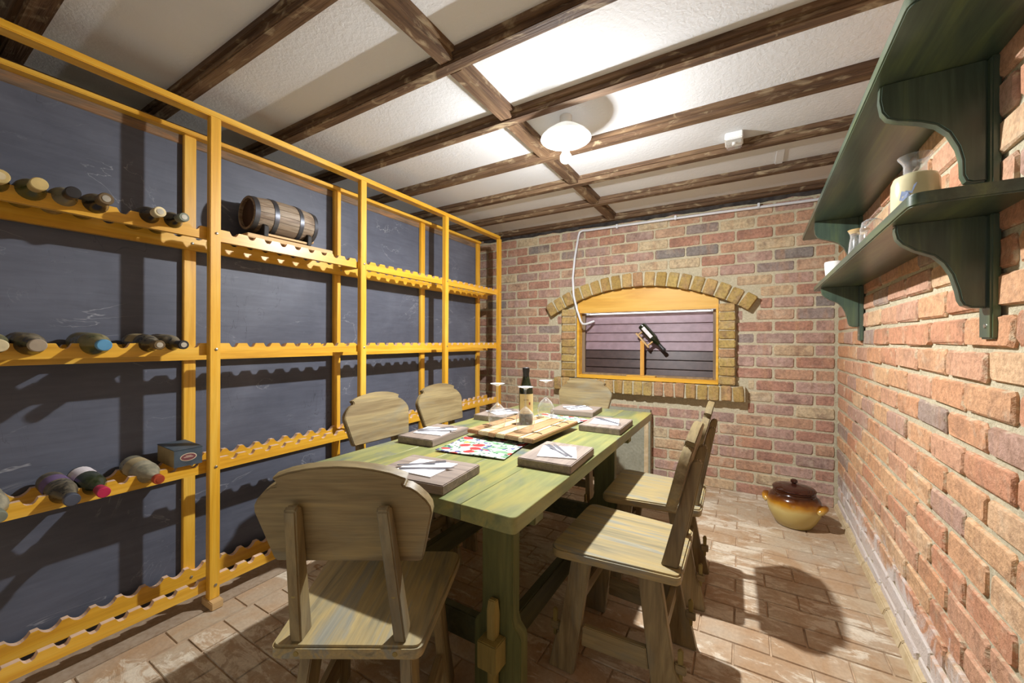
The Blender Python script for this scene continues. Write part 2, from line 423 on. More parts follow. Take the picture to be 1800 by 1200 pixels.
# ---- brick meshes: an eight-cornered face, chamfered, a little uneven; unit size 1 x 1 (length x height), depth in metres
def brick_mesh(seed, L, H, mat, jit=1.0, depth=0.03, ch=0.006):
    r = random.Random(seed); b = MB()
    c = 0.009
    def ring(ins, y, j):
        x, z, k = L/2-ins, H/2-ins, c
        pts = [(-x+k,-z),(x-k,-z),(x,-z+k),(x,z-k),(x-k,z),(-x+k,z),(-x,z-k),(-x,-z+k)]
        return [(px+r.uniform(-1,1)*j, y+r.uniform(-1,1)*j*0.5, pz+r.uniform(-1,1)*j) for px, pz in pts]
    a0 = ring(0.0, depth, 0.0); a1 = ring(0.0, ch, 0.0018*jit); a2 = ring(ch*0.9, 0.0, 0.0016*jit)
    b.v = a0+a1+a2
    b.f = [tuple(range(16, 24))]; b.m = [0]
    for o in (0, 8):
        for k in range(8):
            b.f.append((o+k, o+(k+1) % 8, o+8+(k+1) % 8, o+8+k)); b.m.append(0)
    return b.mesh('brick', mat, merge=False)
BL, BH, BP = 0.241, 0.078, 0.2535
def brick_set(mat, L, n=6, H=BH, jit=1.0): return [brick_mesh(100+i, L, H, mat, jit) for i in range(n)]
def place(me, parent, loc, rot=(0,0,0), name='brick'):
    o = bpy.data.objects.new(name, me); COL.objects.link(o); o.parent = parent
    o.location = loc; o.rotation_euler = rot; return o

# ---- floor
fl = struct(MB().box(-2.72, 0.75, -1.0, YB+0.1, -0.12, -0.006).obj('floor', M_grout))
PW, PD = 0.250, 0.122
pm = []
for i in range(6):
    r = random.Random(40+i); b = MB()
    x, y = PW/2-0.0012, PD/2-0.0012; e = 0.0035
    top = [(-x+e,-y+e),(x-e,-y+e),(x-e,y-e),(-x+e,y-e)]
    b.v = [(-x,-y,-0.012),(x,-y,-0.012),(x,y,-0.012),(-x,y,-0.012)] + [(px,py,r.uniform(-0.0014, 0.0)) for px,py in top]
    b.f = [(4,5,6,7),(0,1,5,4),(1,2,6,5),(2,3,7,6),(3,0,4,7)]; b.m = [0]*5
    pm.append(b.mesh('paver', M_floor, merge=False))
half = []
for row in range(-3, 29):
    yc = YB - 0.061 - row*PD
    xs = -1.905 + PW/2 if row % 2 == 0 else -1.905
    k = 0
    while xs + k*PW < 0.70:
        xc = xs + k*PW; k += 1
        if yc < 0.2 or yc > YB+0.05 or xc < -1.95: continue
        if xc - PW/2 < -1.91 or xc > 0.60: half.append((xc, yc)); continue
        place(pm[rnd.randrange(6)], fl, (xc, yc, 0), (0, 0, R(180)*rnd.randrange(2)), 'paver')
b = MB()
for xc, yc in half:
    x0, x1 = max(xc-PW/2+0.004, -1.905), xc+PW/2-0.004
    b.box(x0, x1, yc-PD/2+0.004, yc+PD/2-0.004, -0.03, -0.001)
for row in range(28, 38):
    for k in range(10):
        xc = -1.78 + k*PW + (row % 2)*PW/2; yc = YB-0.061-row*PD
        b.box(xc-PW/2+0.004, xc+PW/2-0.004, yc-PD/2+0.004, yc+PD/2-0.004, -0.03, -0.001)
o = b.obj('cut_pavers', M_floor, fl); o['kind'] = 'stuff'
# border course laid the other way beside the rack, and the cement strip under it
for i in range(16):
    y0 = 3.55 - i*0.252
    if y0 < 0: break
    place(pm[i % 6], fl, (-1.972, y0, 0.0005), (0, 0, R(90)), 'paver')
struct(MB().box(-2.72, -2.036, -1.0, YB, -0.03, -0.001).obj('kerb', M_kerb, fl))

# ---- far wall with the window opening
bw = MB()
WX0, WX1, WZ0 = -1.385, -0.172, 0.845
AC = (-0.805, 0.128); AR, ARO = 1.554, 1.677
def arch_z(x, r=AR): return AC[1] + math.sqrt(r*r-(x-AC[0])**2)
Y0, Y1 = YB+0.002, YB+0.16
bw.box(-2.72, WX0, Y0, Y1, -0.1, 2.6); bw.box(WX1, 0.85, Y0, Y1, -0.1, 2.6); bw.box(WX0, WX1, Y0, Y1, -0.1, WZ0)
N_ = 16
for i in range(N_):
    xa = WX0+(WX1-WX0)*i/N_; xb = WX0+(WX1-WX0)*(i+1)/N_
    za, zb = arch_z(xa), arch_z(xb)
    bw.hexa([(xa,Y0,za),(xb,Y0,zb),(xb,Y1,zb),(xa,Y1,za)], [(xa,Y0,2.6),(xb,Y0,2.6),(xb,Y1,2.6),(xa,Y1,2.6)])
wall_back = struct(bw.obj('wall_back', M_mortar, merge=False))
full_b = brick_set(M_brickb, BL); half_b = brick_set(M_brickb, 0.114, 4)
def ring_hit(x0, x1, z0, z1):
    "does this rectangle run into the window surround?"
    for x in (x0, (x0+x1)/2, x1):
        for z in (z0, z1):
            if -1.545 < x < -0.045 and 0.71 < z < 1.56: return True
            if -1.63 < x < 0.03 and 0.705 < z < 0.845: return True
            d = math.hypot(x-AC[0], z-AC[1]); a = math.degrees(math.atan2(x-AC[0], z-AC[1]))
            if abs(a) < 33.0 and 1.546 < d < 1.684: return True
            if abs(a) < 33.0 and d < 1.54 and z > 0.85 and -1.54 < x < -0.05: return True
    return False
for row in range(26):
    zc = -0.0135 + CZ*row + CZ/2
    off = 0.083 if row % 2 else 0.2
    xs = off - 12*BP
    cells = []
    for k in range(15):
        x0, x1 = xs+k*BP, xs+(k+1)*BP
        if x0 > 0.59: break
        if x1 > 0.575: x1 = 0.575
        if x1 - x0 < 0.05 or x1 < -2.6: continue
        cells.append((x0, x1))
    for x0, x1 in cells:
        rl = rnd.uniform(-0.003, 0.003); pr_ = rnd.uniform(-0.003, 0.004)
        z0, z1 = zc-0.036, zc+0.036
        if not ring_hit(x0+0.01, x1-0.01, z0, z1):
            me = full_b[rnd.randrange(6)]
            o = place(me, wall_back, ((x0+x1)/2, YB-0.004+pr_, zc+rnd.uniform(-0.002, 0.002)), (0, rnd.uniform(-0.006, 0.006), 0))
            o.scale = ((x1-x0-0.0125+rl)/BL, 1, rnd.uniform(0.97, 1.03))
        else:   # cut bricks beside the surround
            n = 12; xsamp = [x0+0.008+(x1-x0-0.016)*i/n for i in range(n+1)]
            ok = [not ring_hit(x, x, z0, z1) for x in xsamp]
            i = 0
            while i <= n:
                if ok[i]:
                    j = i
                    while j+1 <= n and ok[j+1]: j += 1
                    a, c_ = xsamp[i], xsamp[j]
                    if c_-a > 0.035:
                        o = place(half_b[rnd.randrange(4)], wall_back, ((a+c_)/2, YB-0.003+pr_, zc))
                        o.scale = ((c_-a)/0.114, 1, 1)
                    i = j+1
                else: i += 1

tarp = []
for i in range(41):
    x = -2.5+3.05*i/40; tarp.append((x, 2.292-0.010*abs(math.sin(i*1.7))-0.008*math.sin(i*0.6)**2))
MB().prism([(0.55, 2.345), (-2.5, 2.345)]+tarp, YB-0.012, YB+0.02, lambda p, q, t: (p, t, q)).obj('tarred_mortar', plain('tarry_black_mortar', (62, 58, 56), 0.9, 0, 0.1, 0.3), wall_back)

# ---- right-hand wall, turned a little off square
AW = 0.0255
WO = (0.59, YB, 0.0)
wr = MB().box(0.004, 0.2, -4.7, 0.25, -0.1, 2.6)
wall_right = struct(wr.obj('wall_right', M_mortar)); wall_right.location = WO; wall_right.rotation_euler = (0, 0, -AW)
full_r = brick_set(M_brickr, BL, 8, 0.0765, 2.0)
rest = MB()
for row in range(26):
    zc = -0.0135 + CZ*row + CZ/2
    off = 0.0 if row % 2 else -BP/2
    for k in range(18):
        y1 = off - k*BP; y0 = y1-BP
        if row % 2 == 0 and k == 0: y1 = -0.0
        y1 = min(y1, -0.004)
        if y1-y0 < 0.06: continue
        if k < 11:
            o = place(full_r[rnd.randrange(8)], wall_right, (-0.006+rnd.uniform(-0.0035, 0.0035), (y0+y1)/2, zc+rnd.uniform(-0.003, 0.003)),
                      (0, rnd.uniform(-0.008, 0.008), R(-90)+rnd.uniform(-0.006, 0.006)))
            o.scale = ((y1-y0-0.0135+rnd.uniform(-0.005, 0.004))/BL, 1, rnd.uniform(0.95, 1.03))
        else:
            rest.box(-0.008, 0.02, y0+0.006, y1-0.006, zc-0.039, zc+0.039)
o = rest.obj('more_bricks', M_brickr, wall_right, bevel=0.004, seg=1); o['kind'] = 'stuff'
fil = MB()
for k in range(14):
    y1 = -k*0.22; y0 = y1-0.214
    w = 0.028+rnd.uniform(-0.004, 0.006)
    fil.hexa([(-w,y0,-0.01),(0.01,y0,-0.01),(0.01,y1,-0.01),(-w,y1,-0.01)], [(-w+0.012,y0,0.030),(0.01,y0,0.045),(0.01,y1,0.045),(-w+0.012,y1,0.030)])
struct(fil.obj('trim_1', M_fillet, wall_right, bevel=0.004))

# ---- slate partition on the left and the brick wall behind it
sl = struct(MB().box(-2.36, -2.295, -1.0, 3.178, -0.05, 2.118).obj('wall_left', M_slate))
MB().box(-2.365, -2.290, -1.0, 3.178, 2.118, 2.205).obj('capping_board', M_strip, sl, bevel=0.003)
struct(MB().box(-2.9, -2.72, -1.0, YB+0.2, -0.1, 2.6).obj('wall_outer', M_mortar))
# ---- unseen wall behind the photographer; its wide opening is added to let in fill light
struct(MB().box(-2.9, -1.9, -1.16, -1.0, -0.1, 2.7).box(0.3, 0.9, -1.16, -1.0, -0.1, 2.7).box(-1.9, 0.3, -1.16, -1.0, 2.05, 2.7).obj('wall_front', M_mortar, merge=False))

# ---- ceiling: boards between beams
ce = struct(MB().box(-2.9, 0.85, 0.32, YB+0.2, CEIL, CEIL+0.12).obj('ceiling', M_ceil))
MB().box(-2.9, 0.85, -1.2, 0.36, 2.56, 2.62).obj('stair_underside', M_beam['x'], ce)
FAR = [0.351+0.4655*k for k in range(8)]
for i, yf in enumerate(FAR):
    wd = 0.056
    y1 = yf - (0.004 if i == 7 else 0)
    o = MB().box(-2.72, 0.585, y1-wd, y1, 2.31, CEIL+0.002).obj('ceiling_beam', M_beam['x'], ce, bevel=0.004)
    MB().box(-2.72, 0.585, y1-wd-0.013, y1-wd+0.002, 2.334, CEIL+0.002).obj('cover_strip', M_beam['x'], o, bevel=0.002)
    if i < 7:
        MB().box(-2.72, 0.585, y1-0.002, y1+0.013, 2.334, CEIL+0.002).obj('cover_strip', M_beam['x'], o, bevel=0.002)
    if i < 7:
        ya, yb = yf+0.001, FAR[i+1]-wd-0.001
        xo = rnd.uniform(-0.006, 0.006)
        q = MB().box(-1.075+xo, -1.008+xo, ya, yb, 2.314, CEIL+0.002).obj('nogging', M_beam['y'], ce, bevel=0.004)
        for s in (-1, 1):
            xc = -1.0415+xo+s*0.041
            MB().box(xc-0.008, xc+0.008, ya+0.012, yb-0.012, 2.338, CEIL+0.002).obj('cover_strip', M_beam['y'], q, bevel=0.002)
MB().box(0.175, 0.215, 2.70, 3.09, CEIL-0.006, CEIL+0.001).obj('joint_strip', M_ceil, ce)

# ================================================================== WINDOW
win = struct(MB().box(WX0, WX0+0.022, 3.575, 3.70, WZ0, 1.50).box(WX1-0.018, WX1, 3.575, 3.70, WZ0, 1.50)
             .box(WX0+0.022, WX1-0.018, 3.575, 3.70, WZ0, WZ0+0.032).obj('window_1', M_pine['x'], bevel=0.002, merge=False))
pts = [(WX0+0.001, 1.466), (WX1-0.001, 1.466)] + [(WX1-0.001+(WX0-WX1+0.002)*i/18, arch_z(WX1-0.001+(WX0-WX1+0.002)*i/18)-0.002) for i in range(19)]
MB().prism(pts, 3.598, 3.625, lambda p, q, t: (p, t, q)).obj('arched_panel', M_lightwood, win)
MB().box(WX0+0.022, WX0+0.052, 3.66, 3.70, WZ0+0.032, 1.466).box(WX1-0.044, WX1-0.018, 3.66, 3.70, WZ0+0.032, 1.466).box(WX0+0.052, WX1-0.044, 3.65, 3.70, WZ0+0.032, WZ0+0.048).obj('window_stop', M_stop, win, merge=False)
MB().box(WX0+0.052, WX1-0.044, 3.668, 3.672, WZ0+0.048, 1.452).obj('pane', M_pane, win)
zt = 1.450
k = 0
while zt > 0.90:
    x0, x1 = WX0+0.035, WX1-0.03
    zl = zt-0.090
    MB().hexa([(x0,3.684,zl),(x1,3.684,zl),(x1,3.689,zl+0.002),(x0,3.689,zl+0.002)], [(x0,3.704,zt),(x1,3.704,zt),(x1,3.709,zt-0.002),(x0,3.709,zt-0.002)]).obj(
        'louvre_slat', M_louvre if k < 4 else M_louvre_shade, win)
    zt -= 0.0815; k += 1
led = thing('strip_light', 'thin lit strip light under the pine panel at the top of the window', 'light', (-0.755, 3.635, 1.458))
MB().box(-0.525, 0.525, -0.008, 0.012, 0.0, 0.0075).obj('mounting_rail', M_plastic, led)
NL = NT('glowing_strip', 0.4)
NL.b.inputs['Emission Color'].default_value = (0.95, 0.97, 1.0, 1); NL.b.inputs['Emission Strength'].default_value = 5.0
MB().box(-0.52, 0.52, -0.006, 0.010, -0.006, 0.0).obj('diffuser', NL.mat, led, bevel=0.001)
# surround of yellow bricks: arch, jambs and sill, each brick on its own
sur = struct(MB().prism([(AC[0]+math.sin(R(a))*r, AC[1]+math.cos(R(a))*r) for r, rg in ((AR+0.006, range(-32, 33, 4)), (ARO-0.006, range(32, -33, -4))) for a in rg],
     YB-0.058, YB+0.02, lambda p, q, t: (p, t, q)).box(-1.53, -1.39, YB-0.05, YB+0.03, 0.845, 1.5).box(-0.168, -0.058, YB-0.05, YB+0.03, 0.845, 1.5)
     .box(-1.61, 0.015, YB-0.072, YB+0.03, 0.722, 0.838).obj('trim_2', M_mortar, merge=False))
ab = [brick_mesh(300+i, 0.122, 0.083, M_bricky, 1.6, 0.075) for i in range(6)]
for i in range(19):
    a = R(-31.2 + i*62.4/18)
    r_ = (AR+ARO)/2
    place(ab[i % 6], sur, (AC[0]+math.sin(a)*r_, YB-0.072+rnd.uniform(-0.003, 0.003), AC[1]+math.cos(a)*r_), (0, a-R(90)+rnd.uniform(-0.03, 0.03), 0))
jb = [brick_mesh(320+i, 0.115, 0.067, M_bricky, 1.6, 0.2) for i in range(5)]
for i in range(9):
    zc = 0.845+0.0365+i*0.0735
    o = place(jb[i % 5], sur, (-1.466, YB-0.062+rnd.uniform(-0.002, 0.002), zc)); o.scale = (1.31 if False else 1.24, 1, 1)
    o = place(jb[(i+2) % 5], sur, (-0.112, YB-0.062+rnd.uniform(-0.002, 0.002), zc))
sb = [brick_mesh(340+i, 0.074, 0.118, M_bricky, 1.8, 0.12) for i in range(6)]
for i in range(19):
    place(sb[i % 6], sur, (-1.612+0.0425+i*0.0855, YB-0.086+rnd.uniform(-0.003, 0.003), 0.781+rnd.uniform(-0.003, 0.003)))

# grey cement slab against the far wall under the window
slab = MB().box(-1.34, -0.686, 3.50, 3.565, 0.0, 0.600)
o = slab.obj('cement_slab', M_concrete, bevel=0.004)
tag(o, 'grey cement slab standing against the far brick wall behind the table', 'slab')
MB().box(-0.735, -0.700, 3.492, 3.501, 0.02, 0.58).obj('edge_strip', M_fillet, o, bevel=0.002)

# conduit
cp = [(0.56, 3.575, 2.252)] + [(0.46-0.92*k/4, 3.585, 2.232+0.004*k) for k in range(4)] + [(-1.28, 3.585, 2.255), (-1.335, 3.58, 2.258), (-1.362, 3.578, 2.245), (-1.372, 3.572, 2.205),
      (-1.395, 3.54, 2.0), (-1.405, 3.515, 1.8), (-1.392, 3.505, 1.63), (-1.36, 3.505, 1.5), (-1.322, 3.51, 1.385), (-1.308, 3.52, 1.358), (-1.288, 3.54, 1.356), (-1.262, 3.60, 1.372), (-1.245, 3.655, 1.387)]
o = tag(MB().tube(cp, 0.0105, 10).obj('conduit_pipe', M_pvc, smooth=True), 'thin white conduit pipe running along the far brick wall and down into the window', 'pipe')
for x in (0.1, -0.5, -1.0):
    MB().box(x-0.008, x+0.008, 3.566, 3.606, 2.222+0.01, 2.268).obj('clip', M_pvc, o, bevel=0.002)

# ================================================================== CEILING FITTINGS
LX, LY = -0.797, 1.89
lamp = thing('ceiling_lamp', 'white enamel ceiling lamp with saucer shade and lit bulb, between the beams', 'lamp', (LX, LY, CEIL))
MB().lathe([(0.0, 0.0), (0.032, 0.0), (0.032, -0.022), (0.026, -0.030), (0.026, -0.040), (0.0, -0.042)], 24).obj('lamp_holder', M_white, lamp, smooth=True)
MB().lathe([(0.022, -0.036), (0.034, -0.042), (0.075, -0.066), (0.112, -0.094), (0.129, -0.114), (0.1295, -0.117), (0.126, -0.115), (0.110, -0.097), (0.073, -0.069), (0.034, -0.046), (0.020, -0.042)], 48).obj('saucer_shade', M_opal, lamp, smooth=True)
MB().lathe([(0.0, -0.04), (0.014, -0.045), (0.014, -0.145), (0.0, -0.146)], 16).obj('lamp_socket', M_plastic, lamp, smooth=True)
BR = 0.029
prof = [(0.013, -0.143), (0.014, -0.152)] + [(BR*math.sin(R(a)), -0.214+BR*math.cos(R(a))) for a in (40, 56, 72, 90, 107, 122, 132, 142, 152, 162, 171)] + [(0.0, -0.243)]
NB = NT('glowing_bulb', 0.3)
NB.b.inputs['Base Color'].default_value = (1, 1, 1, 1)
NB.b.inputs['Emission Color'].default_value = (0.97, 0.985, 1.0, 1)
NB.b.inputs['Emission Strength'].default_value = BULB_W/(math.pi*4*math.pi*BR*BR)
MB().lathe(prof[7:], 24).obj('bulb', NB.mat, lamp, smooth=True)
NC = NT('bulb_diffuser_neck', 0.3)
NC.b.inputs['Emission Color'].default_value = (0.97, 0.985, 1.0, 1)
NC.b.inputs['Emission Strength'].default_value = 0.03*BULB_W/(math.pi*4*math.pi*BR*BR)
MB().lathe(prof[:8], 24).obj('bulb_neck', NC.mat, lamp, smooth=True)

sens = thing('alarm_sensor', 'small white sensor box with a clear cover fixed to the ceiling', 'sensor', (-0.048, 2.545, CEIL))
MB().box(-0.045, 0.045, -0.055, 0.055, -0.040, 0.0).obj('housing', M_plastic, sens, bevel=0.005)
MB().box(-0.038, 0.038, -0.045, 0.045, -0.062, -0.039).obj('clear_cover', M_glass, sens, bevel=0.006)
MB().lathe([(0.0, -0.056), (0.010, -0.056), (0.010, -0.039)], 12).obj('sensor_tube', M_white, sens, smooth=True)

# ================================================================== WINE RACK
rack = thing('wine_rack', 'tall yellow pine wine rack with scalloped rails along the slate wall', 'rack', (0, 0, 0))
NP, N0 = 0.0765, 0.384
YA, YE = -0.72, 3.195
FX0, FX1 = -2.092, -2.068      # front rails
BX0, BX1 = -2.268, -2.243      # back rails
POSTY = [0.830+0.7945*k for k in range(-1, 4)]
for y in POSTY:
    MB().box(-2.068, -2.034, y-0.021, y+0.021, 0.035, 2.186).obj('post', M_pine['z'], rack, bevel=0.0025)
    y2 = y - 0.012 + (y-0.83)*-0.010
    MB().box(-2.292, -2.268, y2-0.021, y2+0.027, 0.0, 2.16).obj('back_post', M_pine['z'], rack, bevel=0.0025)
    MB().box(-2.10, -2.002, y-0.024, y+0.022, 0.0, 0.035).obj('foot', M_plank, rack, bevel=0.003)
def rail(x0, x1, zb, zt, depth, w, ya, ye, m='y', roundn=False):
    pts = [(ya, zt)]
    k0 = math.ceil((ya-N0+NP)/NP)
    y = N0+NP*k0
    while y + w < ye:
        if roundn:
            h = w
            for t in range(-4, 5):
                a = t/4.0
                pts.append((y+a*h, zt-depth*math.cos(a*math.pi/2)**0.8 if abs(a) < 1 else zt))
        else:
            pts += [(y-w, zt), (y-w*0.62, zt-depth*0.75), (y-w*0.3, zt-depth), (y+w*0.3, zt-depth), (y+w*0.62, zt-depth*0.75), (y+w, zt)]
        y += NP
    pts.append((ye, zt))
    b = MB()
    for (ya_, za), (yb_, zb_) in zip(pts, pts[1:]):
        b.quad((x1, ya_, zb), (x1, yb_, zb), (x1, yb_, zb_), (x1, ya_, za))
        b.quad((x0, yb_, zb), (x0, ya_, zb), (x0, ya_, za), (x0, yb_, zb_))
        b.quad((x0, ya_, za), (x1, ya_, za), (x1, yb_, zb_), (x0, yb_, zb_), 1)
        b.quad((x0, ya_, zb), (x0, yb_, zb), (x1, yb_, zb), (x1, ya_, zb))
    b.quad((x0, ya, zb), (x1, ya, zb), (x1, ya, zt), (x0, ya, zt)); b.quad((x0, ye, zb), (x0, ye, zt), (x1, ye, zt), (x1, ye, zb))
    return b
LEV = [0.068, 0.598, 1.124, 1.644]
for z in LEV:
    rail(FX0, FX1, z, z+0.054, 0.019, 0.0195, YA, YE).obj('front_rail', [M_pine['y'], M_rawpine], rack)
    rail(BX0, BX1, z-0.027, z+0.048, 0.024, 0.0290, YA, 3.30, roundn=True).obj('back_rail', [M_pine['y'], M_rawpine], rack)
    for y in POSTY:
        for bx, by, bz in ((-2.034, y+0.004, z+0.026), (BX1, y-0.012+0.003, z+0.004)):
            MB().lathe([(0.0065, 0), (0.006, 0.003), (0.003, 0.0045), (0, 0.0048)], 10).xf(Matrix.Translation((bx, by, bz)) @ Matrix.Rotation(R(90), 4, 'Y')).obj('bolt', M_bolt, rack, smooth=True)
    for y in POSTY[1:4:2]:
        pass
MB().box(-2.094, -2.034, YA, 3.215, 2.186, 2.214).obj('top_rail', M_pine['y'], rack, bevel=0.003)
MB().box(-2.292, -2.243, YA, 3.19, 2.160, 2.180).obj('back_top_rail', M_pine['y'], rack, bevel=0.003)
for y in (POSTY[0], POSTY[2], POSTY[4]):
    for z in LEV: MB().box(BX1, FX0, y-0.012, y+0.010, z+0.002, z+0.03).obj('cross_tie', M_pine['x'], rack, bevel=0.002)

# ---- bottles in the rack
def bottle(name, label, mats, loc, rot, L=0.295, r=0.0375, neck=0.0145, cap_len=0.055, cap_r=None, lab=None, shoulder=0.60, group=None, emblem=None, cat='bottle'):
    gm, cm = mats
    t = thing(name, label, cat, loc, 0, group); t.rotation_euler = rot
    bl = L*shoulder
    prof = [(0.0, 0.004), (r*0.8, 0.0), (r*0.97, 0.005), (r, 0.012), (r, bl-0.02), (r*0.94, bl+0.004), (r*0.72, bl+0.026), (neck*1.35, bl+0.052), (neck*1.05, bl+0.07), (neck, L-0.02), (neck*1.15, L-0.018), (neck*1.15, L-0.006), (neck*0.9, L), (0.0, L)]
    MB().lathe(prof, 22).obj('body', gm, t, smooth=True)
    cr = cap_r or neck*1.12
    MB().lathe([(cr, L-cap_len), (cr*1.0, L-0.026), (cr*1.12, L-0.022), (cr*1.12, L-0.001), (cr*1.0, L+0.0015), (0.0, L+0.002)], 20).obj('capsule', cm, t, smooth=True)
    if emblem:
        MB().lathe([(cr*0.62, L+0.0021), (cr*0.62, L+0.0032), (0.0, L+0.0034)], 16).obj('capsule_disc', emblem, t, smooth=True)
    if lab:
        lm, z0, z1, a0, a1 = lab
        b = MB(); n = 12
        for i in range(n):
            p, q = R(a0+(a1-a0)*i/n), R(a0+(a1-a0)*(i+1)/n); rr = r+0.0006
            b.quad((rr*math.cos(p), rr*math.sin(p), z0), (rr*math.cos(q), rr*math.sin(q), z0), (rr*math.cos(q), rr*math.sin(q), z1), (rr*math.cos(p), rr*math.sin(p), z1))
        b.obj('label', lm, t, smooth=True)
    return t
def lying(name, label, mats, notch, level, **k):
    y = N0 + NP*notch
    L = k.get('L', 0.295); r = k.get('r', 0.0375)
    zf = LEV[level]+0.054-0.019+0.0155
    xt = k.pop('tip', -1.962)
    # bottle axis +z local -> world +x, dipping a little towards the neck
    tilt = k.pop('tilt', 0.03)
    roll = k.pop('roll', 0.0)
    base = Vector((xt - L*math.cos(tilt), y, zf + (L-0.09)*math.sin(tilt)))
    M = Matrix.Rotation(R(90)+tilt, 4, 'Y') @ Matrix.Rotation(roll, 4, 'Z')
    return bottle(name, label, mats, base, M.to_euler(), **k)
F_gold = foil('faded_gold_foil', (196, 174, 116)); F_cream = foil('cream_foil', (206, 190, 150), 0.6, 0)
F_black = foil('black_foil', (42, 40, 40), 0.4, 0); F_brown = foil('worn_brown_foil', (96, 78, 50), 0.5, 0)
F_blue = foil('blue_foil', (86, 142, 176), 0.45, 0); F_red = foil('crimson_foil', (176, 44, 76), 0.35, 0); F_redw = foil('red_wax', (150, 62, 36), 0.5, 0)
F_silver = foil('silver_foil', (178, 174, 160), 0.35, 0.4); F_grey = foil('grey_green_foil', (118, 122, 106), 0.5, 0)
F_cork = foil('worn_cork', (150, 136, 116), 0.8, 0); F_open = foil('dark_mouth', (70, 74, 84), 0.3, 0)
G = 'wine bottles lying in the yellow rack'
lying('wine_bottle', 'bottle with a yellowish foil cap at the left end of the top rack row', (M_bot_olive, F_gold), -2, 3, cap_r=0.019, cap_len=0.05, group=G, emblem=F_cream)
lying('wine_bottle', 'bottle with a wide dusty gold foil cap on the top rack row', (M_bot_olive, F_gold), -1, 3, cap_r=0.0180, cap_len=0.06, group=G, tip=-1.950)
lying('wine_bottle', 'bottle with a black foil cap on the top rack row', (M_bot_clear, F_black), 0, 3, cap_r=0.0175, group=G)
lying('wine_bottle', 'bottle with a torn silver and brown cap on the top rack row', (M_bot_black, F_brown), 1, 3, cap_r=0.0185, group=G, emblem=F_silver, tip=-1.948)
lying('wine_bottle', 'bottle with a bright cream cap on the top rack row', (M_bot_black, F_cream), 3, 3, cap_r=0.0175, cap_len=0.045, group=G, emblem=F_silver)
lying('wine_bottle', 'bottle with a dull grey-green cap on the top row beside the post', (M_bot_black, F_grey), 4, 3, cap_r=0.016, cap_len=0.06, group=G, emblem=F_silver)
lying('wine_bottle', 'bottle with a pale yellow cap cut by the picture edge on the middle row', (M_bot_olive, F_cream), -2, 2, cap_r=0.0175, group=G, roll=1)
lying('wine_bottle', 'stubby dusty dark bottle with a worn cork on the middle rack row', (M_bot_black, F_cork), -1, 2, neck=0.0165, r=0.038, cap_len=0.03, shoulder=0.66, group=G)
lying('wine_bottle', 'dusty olive bottle with a flat blue cap on the middle rack row', (M_bot_olive, F_blue), 1, 2, neck=0.0165, cap_len=0.02, r=0.041, shoulder=0.70, group=G)
lying('wine_bottle', 'dusty bottle with a tan label and bronze cap on the middle rack row', (M_bot_black, F_brown), 3, 2, r=0.038, lab=(M_label_tan, 0.05, 0.14, 100, 260), group=G, emblem=F_silver)
lying('wine_bottle', 'dusty bottle with a black cap bearing a pale cross, middle row by the post', (M_bot_black, F_black), 4, 2, r=0.038, group=G, emblem=F_silver, shoulder=0.55)
lying('wine_bottle', 'grey bottle cut by the picture edge on the low rack row', (M_bot_clear, F_grey), -2, 1, r=0.039, group=G)
lying('wine_bottle', 'dusty dark bottle with a faded purple label and open grey mouth', (M_bot_black, F_open), 0, 1, r=0.038, neck=0.0165, cap_len=0.03, lab=(M_label_purple, 0.06, 0.13, 110, 290), group=G, shoulder=0.63)
lying('wine_bottle', 'clean green bottle with a white label and a crimson foil cap', (M_bot_green, F_red), 1, 1, r=0.038, cap_r=0.0165, lab=(M_label_white, 0.02, 0.105, 90, 290), group=G)
lying('wine_bottle', 'pale dusty bottle with a red wax seal beside the small box', (M_bot_clear, F_redw), 3, 1, r=0.042, cap_len=0.025, lab=(M_label_tan, 0.05, 0.12, 110, 290), group=G, emblem=F_redw)

# ---- box on the low rack row
bx = thing('cardboard_box', 'small blue and tan cardboard box with an oval label on the low rack row', 'box', (-2.145, 0.742, LEV[1]+0.055), R(-2))
Mbt = plain('tan_card', (150, 130, 90), 0.8); Mbb = plain('slate_blue_card', (66, 76, 84), 0.6, 0, 0.4, 0.15)
b = MB(); b.box(-0.10, 0.095, -0.049, 0.049, 0.0, 0.071); 
me_ = b.obj('carton', [Mbt, Mbb], bx)
for p in me_.data.polygons:
    if p.normal.x > 0.5: p.material_index = 1
MB().box(-0.102, 0.097, -0.051, 0.051, 0.071, 0.074).obj('lid', Mbb, bx, bevel=0.001)
def oval(rx, rz, x, n=24):
    return MB().prism([(rx*math.cos(2*math.pi*i/n), rz*math.sin(2*math.pi*i/n)) for i in range(n)], x, x+0.0008, lambda p, q, t: (t, p, q+0.037))
oval(0.029, 0.0165, 0.0952).obj('label_border', plain('cream_print', (206, 190, 160), 0.7), bx)
oval(0.026, 0.014, 0.0958).obj('oval_label', plain('maroon_print', (112, 62, 64), 0.7), bx)
MB().box(0.0966, 0.0972, -0.016, 0.016, 0.036, 0.0385).box(0.0966, 0.0972, -0.010, 0.010, 0.0415, 0.0435).obj('print_lines', plain('pale_print', (196, 176, 150), 0.7), bx)

